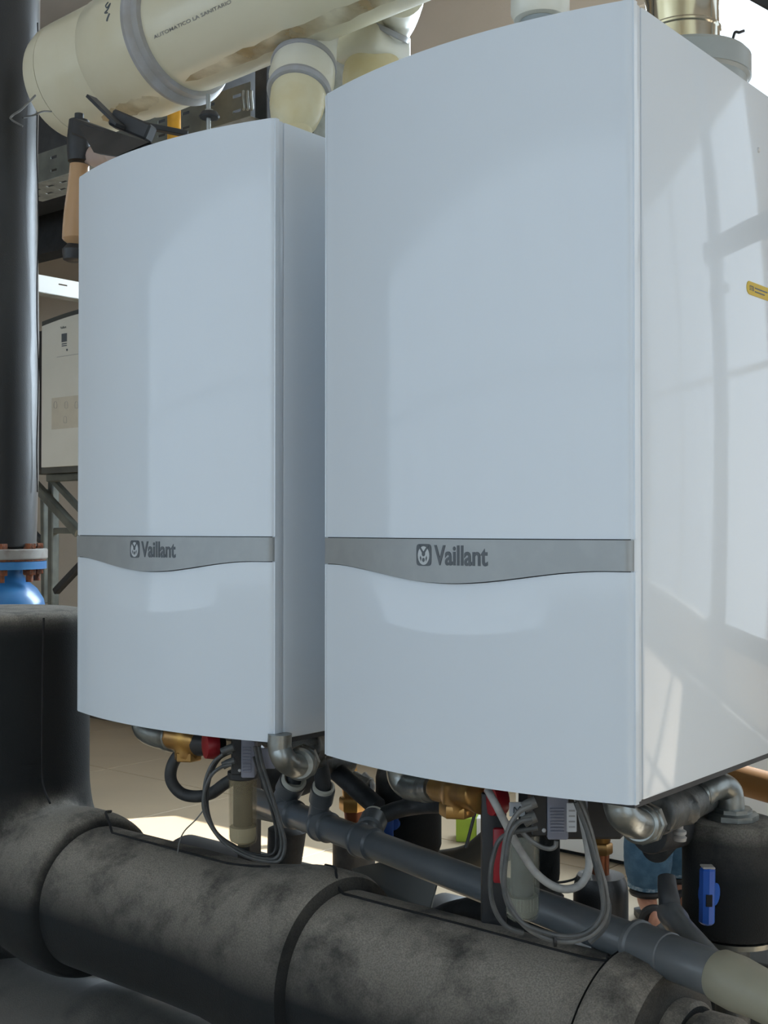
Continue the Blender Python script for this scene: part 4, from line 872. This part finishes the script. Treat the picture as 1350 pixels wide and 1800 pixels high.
# insulated blocks seen through the gap
pump('small black insulated pump between the right filter cup and the brass fitting', 962, 1440, 1545, 44, 2.15)
t_, c_, r_, z0_, z1_ = pump('short black insulated pump with bare pale top under the brass fitting', 1056, 1538, 1640, 96, 1.95, capm=foam_p)
bf = thing('brass_fitting', 'brass union with hexagon nuts above the short insulated pump', 'pipe fitting', (c_.x, c_.y, z1_))
zz0 = z1_
obj('pipe_stub', cyl(B(), (c_.x, c_.y, zz0-.005), (c_.x, c_.y, zz0+.045), .014, n=20), mat('copper', (1, 1, 1)), bf)
obj('hex_nut', hexnut(B(), (c_.x, c_.y, zz0+.035), (0, 0, 1), .0195, .018), brass, bf)
obj('union', lathe(B(), [(.014, .053), (.016, .056), (.016, .066), (.0185, .070), (.0185, .078), (.014, .082)], (c_.x, c_.y, zz0), (0, 0, 1), 24), brass, bf)
obj('hex_nut', hexnut(B(), (c_.x, c_.y, zz0+.080), (0, 0, 1), .021, .055), brass, bf)
obj('riser_pipe', cyl(B(), (c_.x, c_.y, zz0+.13), (c_.x, c_.y, .96), .018, n=24), castd, bf)
# big elbow at the right corner and manifold
elbow('steel_elbow', 'galvanised elbow with octagonal union under the front right corner of the right boiler', [P(1086, 1380, 1.50), P(1087, 1412, 1.50), P(1096, 1434, 1.50), P(1115, 1447, 1.52), P(1135, 1448, 1.57)], .0195, cast, nut=(P(1130, 1448, 1.56), P(1150, 1440, 1.66)-P(1128, 1449, 1.56), .028, .030), ring=(P(1122, 1449, 1.54), P(1150, 1440, 1.66)-P(1128, 1449, 1.56), .0255, .02))
mf = thing('cast_manifold', 'dark cast manifold running back under the right side of the right boiler', 'pipe fitting', P(1200, 1410, 1.75))
link_mesh('casting', blend(lambda bm: (cyl(bm, P(1150, 1432, 1.64), P(1240, 1398, 1.86), .030, .026), cyl(bm, P(1175, 1420, 1.70), P(1215, 1424, 1.72), .022), cyl(bm, P(1225, 1375, 1.82), P(1222, 1420, 1.82), .028)), .005, 4), castd, mf)
obj('foam_wrap', cyl(B(), P(1140, 1465, 1.75), P(1230, 1450, 1.90), .030, .026, n=24, bev=.005), rubber, mf)
obj('foam_wrap', cyl(B(), P(1150, 1495, 1.80), P(1175, 1460, 1.86), .022, .026, n=24, bev=.005), rubber, mf)
ve = thing('vent_valve', 'small brass-coloured air vent hanging beside the insulated pump on the right', 'valve', P(1195, 1478, 1.72))
obj('vent_body', lathe(B(), [(.004, 0), (.009, .001), (.010, .006), (.007, .009), (.0095, .011), (.0095, .015), (.005, .018), (.005, .025)], P(1195, 1479, 1.72), (0, 0, 1), 12), flange_m, ve)
tt, pc, pr_, pz0, pz1 = pump('large black insulated pump casing at the right with a long blue handle', 1287, 1440, 1632, 172, 1.84)
obj('top_union', lathe(B(), [(.034, 0), (.040, .004), (.040, .012), (.030, .014), (.030, .020)], (pc.x, pc.y, pz1-.002), (0, 0, 1), 10), cast, tt)
obj('base_ring', lathe(B(), [(pr_*.9, 0), (pr_*.92, .008)], (pc.x, pc.y, pz0-.012), (0, 0, 1), 40), cast, tt)
elbow('steel_elbow', 'galvanised elbow bending down onto the large insulated pump', [P(1228, 1398, 1.80), P(1243, 1388, 1.81), P(1262, 1381, 1.83), P(1280, 1390, 1.84), P(1284, 1412, 1.84), P(1285, 1432, 1.84)], .021, cast, (P(1236, 1392, 1.81), P(1224, 1398, 1.80)-P(1262, 1381, 1.83), .0245, .014))
hb = thing('valve_handle', 'long blue plastic lever handle in front of the large insulated pump', 'handle', P(1243, 1630, 1.72))
Mh = Matrix.Translation(P(1243, 1575, 1.72)) @ Matrix.Rotation(YAW, 4, 'Z') @ Matrix.Rotation(.02, 4, 'Y')
bm = B(); s_ = 1.72/FPX
lathe(bm, [(.008, -49*s_), (.0115, -45*s_), (.0115, 46*s_), (.009, 50*s_)], (0, 0, 0), (0, 0, 1), 8)
bmesh.ops.transform(bm, matrix=Mh, verts=bm.verts); obj('lever', bm, bluep2, hb)
obj('hub', lathe(B(), [(.016, 0), (.016, .02), (.010, .022)], P(1258, 1572, 1.74), Vh*.8-Rv, 20), bluep2, hb)
obj('slot', box(B(), -.0045, .0045, -.0122, -.0095, -.012, .005, .0005, 1, Mh), seam_m, hb)
obj('lever_tip', box(B(), -.009, .009, -.009, .009, .0405, .0435, .001, 1, Mh), flange_m, hb)

# grey trough, box and shapes in the gap beyond the header
tg2 = thing('steel_trough', 'grey sheet steel trough lying beyond the header under the drain pipe', 'trough', P(700, 1560, 2.25))
bm = B(); prism(bm, [P(618, 1527, 2.3), P(674, 1514, 2.4), P(768, 1540, 2.25), P(757, 1600, 2.15), P(690, 1600, 2.2)], (.1, .3, -1), .004); obj('sheet', bm, mat('grey_sheet', (.085, .09, .09), .5, noise=(6, (.12, .125, .12), .35, .65)), tg2)
bm = B(); tube(bm, [P(756, 1602, 2.14), P(769, 1551, 2.2), P(850, 1580, 2.05)], .0018, 6, smooth=False); obj('edge', bm, cast, tg2)
tag(obj('insulated_pipe', tube(B(), [P(770, 1625, 2.1), P(800, 1612, 2.1), P(850, 1605, 2.05), P(900, 1625, 2.0), P(960, 1650, 1.95)], .028, 20), rubber), 'low black insulated pipe just beyond the header in the middle', 'pipe')
tag(obj('foam_hose', tube(B(), [P(740, 1510, 2.55), P(780, 1515, 2.5), P(830, 1510, 2.45), P(880, 1480, 2.4)], lambda t: .018+.022*t, 20), mat('dusty_bend', (.17, .15, .12), .85, noise=(8, (.12, .11, .09), .35, .65))), 'dusty insulated bend rising behind the drain pipe by the green carton', 'pipe')
tag(obj('rubber_wedge', bar(B(), P(948, 1560, 1.95), P(978, 1585, 1.9), .03, .02), rubber), 'black rubber wedge behind the right filter cup on the drain pipe', 'support')
# duct box at lower right, orange pipe, grey panel
lb = thing('grey_duct_box', 'grey sheet metal box on the floor at the lower right below the large pump', 'box', P(1280, 1780, 1.9))
q = P(1275, 1700, 1.98); 
obj('box_body', box(B(), -.12, .12, -.06, .16, 0, P(1275, 1660, 1.98).z, .006, 2, Matrix.Translation((q.x, q.y, 0)) @ Matrix.Rotation(.08, 4, 'Z')), mat('dark_sheet_metal', (.07, .072, .07), .9, noise=(5, (.075, .078, .075), .35, .65)), lb)
obj('box_rim', box(B(), -.125, .125, -.065, .165, P(1275, 1662, 1.98).z, P(1275, 1655, 1.98).z, .002, 1, Matrix.Translation((q.x, q.y, 0)) @ Matrix.Rotation(.08, 4, 'Z')), mat('dark_sheet_metal', (1, 1, 1)), lb)
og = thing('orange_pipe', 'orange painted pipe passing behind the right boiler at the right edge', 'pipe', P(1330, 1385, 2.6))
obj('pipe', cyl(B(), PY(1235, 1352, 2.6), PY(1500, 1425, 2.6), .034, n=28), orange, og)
tag(obj('slate_board', box(B(), PX(1296, 1400, -1.1).x, .4, 2.85, 2.88, .0, P(1330, 1392, 2.9).z, .003, 1), mat('slate_panel', (.055, .062, .065), .6, noise=(10, (.07, .076, .078), .4, .6))), 'slate grey panel behind the large insulated pump below the orange pipe', 'panel')

# dark roof beam and post at the top right
q = P(1345, 5, 3.6)
tag(obj('roof_beam', bar(B(), P(1325, -12, 3.6), P(1420, 40, 3.5), .06, .05), blackm), 'dark diagonal beam at the top right corner', 'beam')
q = P(1356, 90, 3.4)
tag(obj('dark_post', box(B(), q.x-.0+.0, q.x+.05, q.y, q.y+.05, 0, 4.3, .003, 1), blackm), 'dark vertical post at the right edge beside the bright window', 'post')

# ================================================================== PERSON (legs visible below the right boiler)
def person():
    F0_ = P(1140, 1600, 3.95); x, y = F0_.x, F0_.y
    back = Vh; side = Rv
    root = thing('person', 'person in blue jeans and black sandals standing behind the right boiler', 'person', (x+side.x*.06, y+side.y*.06, 0))
    def pt(s, b, z): return Vector((x, y, 0))+side*s+back*b+Vector((0, 0, z))
    verts = []; edges = []; rad = []
    def add(p, r, parent=None):
        verts.append(p); rad.append(r)
        if parent is not None: edges.append((parent, len(verts)-1))
        return len(verts)-1
    pelvis = add(pt(.07, .06, .95), (.14, .11)); ab = add(pt(.07, .06, 1.10), (.125, .095), pelvis); ch = add(pt(.07, .05, 1.30), (.15, .10), ab)
    up_ = add(pt(.07, .05, 1.42), (.10, .08), ch); nk = add(pt(.07, .04, 1.50), (.05, .05), up_); hd0 = add(pt(.07, .03, 1.58), (.07, .08), nk); hd1 = add(pt(.07, .03, 1.66), (.075, .088), hd0); add(pt(.07, .03, 1.72), (.05, .06), hd1)
    for s in (-1, 1):
        sh = add(pt(.07+s*.15, .05, 1.40), (.055, .055), up_); el = add(pt(.07+s*.20, .07, 1.12), (.04, .04), sh); wr = add(pt(.07+s*.19, -.02, .90), (.027, .027), el)
        hn = add(pt(.07+s*.185, -.05, .83), (.038, .018), wr)
        for k in range(4): f_ = add(pt(.07+s*(.17+.012*k), -.065, .775), (.009, .009), hn); add(pt(.07+s*(.17+.012*k), -.055, .735+.004*abs(k-1.5)), (.008, .008), f_)
        tb2 = add(pt(.07+s*.155, -.075, .82), (.010, .010), hn); add(pt(.07+s*.15, -.085, .785), (.009, .009), tb2)
    for s, off in ((0.0, 0.0), (.135, .16)):
        hip = add(pt(.07+(-.08 if s == 0 else .09), .06, .86), (.085, .085), pelvis)
        kn = add(pt(s, off-.02, .48), (.055, .055), hip); an = add(pt(s, off+.03, .10), (.036, .036), kn); hl = add(pt(s, off+.03, .055), (.034, .036), an)
        bl = add(pt(s-.005, off-.09, .035), (.036, .02), hl); add(pt(s-.008, off-.15, .03), (.03, .015), bl)
    me = bpy.data.meshes.new('t'); me.from_pydata([tuple(v) for v in verts], edges, [])
    o = bpy.data.objects.new('t', me); C.objects.link(o)
    mm = o.modifiers.new('k', 'SKIN'); mm.use_smooth_shade = True
    for i, d_ in enumerate(me.skin_vertices[0].data): d_.radius = rad[i]; d_.use_root = (i == 0)
    s_m = o.modifiers.new('s', 'SUBSURF'); s_m.levels = 2
    dg = bpy.context.evaluated_depsgraph_get(); dg.update(); out = bpy.data.meshes.new_from_object(o.evaluated_get(dg))
    bpy.data.objects.remove(o); out.materials.clear(); link_mesh('body', out, skin, root)
    # jeans: two legs and a seat, ending in hems
    for s, off in ((0.0, 0.0), (.135, .16)):
        hx = .07+(-.08 if s == 0 else .09)
        bm = B(); tube(bm, [pt(s+.003, off+.02, .112), pt(s, off+.005, .20), pt(s+.004, off-.005, .33), pt(s, off-.015, .48), pt((s+hx)/2, off*.5+.02, .68), pt(hx, .06, .88), pt(hx, .06, .98)], lambda t: .062+.010*math.sin(t*9)+.042*t, 28, 8)
        for v in bm.verts: v.co += Vector((random.uniform(-.001, .001), random.uniform(-.001, .001), 0))
        obj('jeans_leg', bm, denim, root, 60)
        obj('hem', lathe(B(), [(.055, .104), (.067, .105), (.068, .120), (.067, .136), (.055, .137)], pt(s+.003, off+.02, 0), (0, 0, 1), 28), denim_l, root)
        # sandal: sole, ankle strap, toe band
        bm = B(); out_l = [(.036, .06), (.034, -.02), (.042, -.10), (.030, -.17), (0, -.19), (-.030, -.17), (-.042, -.10), (-.034, -.02), (-.036, .06), (0, .08)]
        prism(bm, [pt(s+a_*1.0, off+b_, .0) for a_, b_ in out_l], (0, 0, 1), .022); obj('sandal_sole', bm, shoem, root)
        bm = B(); tube(bm, [pt(s+.046*math.cos(q_), off+.03+.048*math.sin(q_), .085) for q_ in [2*PI*k/16 for k in range(17)]], .012, 8, 2); obj('ankle_strap', bm, shoem, root)
        bm = B(); tube(bm, [pt(s-.042, off-.09, .012), pt(s-.028, off-.09, .05), pt(s, off-.092, .062), pt(s+.028, off-.09, .05), pt(s+.042, off-.09, .012)], .018, 10); obj('toe_band', bm, shoem, root)
    bm = B(); lathe(bm, [(.13, .86), (.145, .95), (.14, 1.02)], pt(.07, .06, 0), (0, 0, 1), 32); obj('jeans_seat', bm, denim, root)
    bm = B(); lathe(bm, [(.145, .98), (.135, 1.10), (.16, 1.30), (.15, 1.40), (.07, 1.46)], pt(.07, .055, 0), (0, 0, 1), 32); obj('shirt', bm, shirt_m, root)
    bm = B(); bmesh.ops.create_uvsphere(bm, u_segments=24, v_segments=14, radius=.095, matrix=Matrix.Translation(pt(.07, .055, 1.675))); obj('hair', bm, hair_m, root)
    fc_ = -back
    for s in (-1, 1):
        bm = B(); bmesh.ops.create_uvsphere(bm, u_segments=12, v_segments=8, radius=.011, matrix=Matrix.Translation(pt(.07+s*.03, -.052, 1.64))); obj('eye', bm, paper, root)
    bm = B(); lathe(bm, [(.014, 0), (.008, .02), (0, .035)], pt(.07, -.05, 1.60), (0, 0, 1), 10); obj('nose', bm, skin, root)
    bm = B(); tube(bm, [pt(.045, -.05, 1.575), pt(.07, -.058, 1.572), pt(.095, -.05, 1.575)], .004, 6); obj('mouth', bm, redp, root)
person()
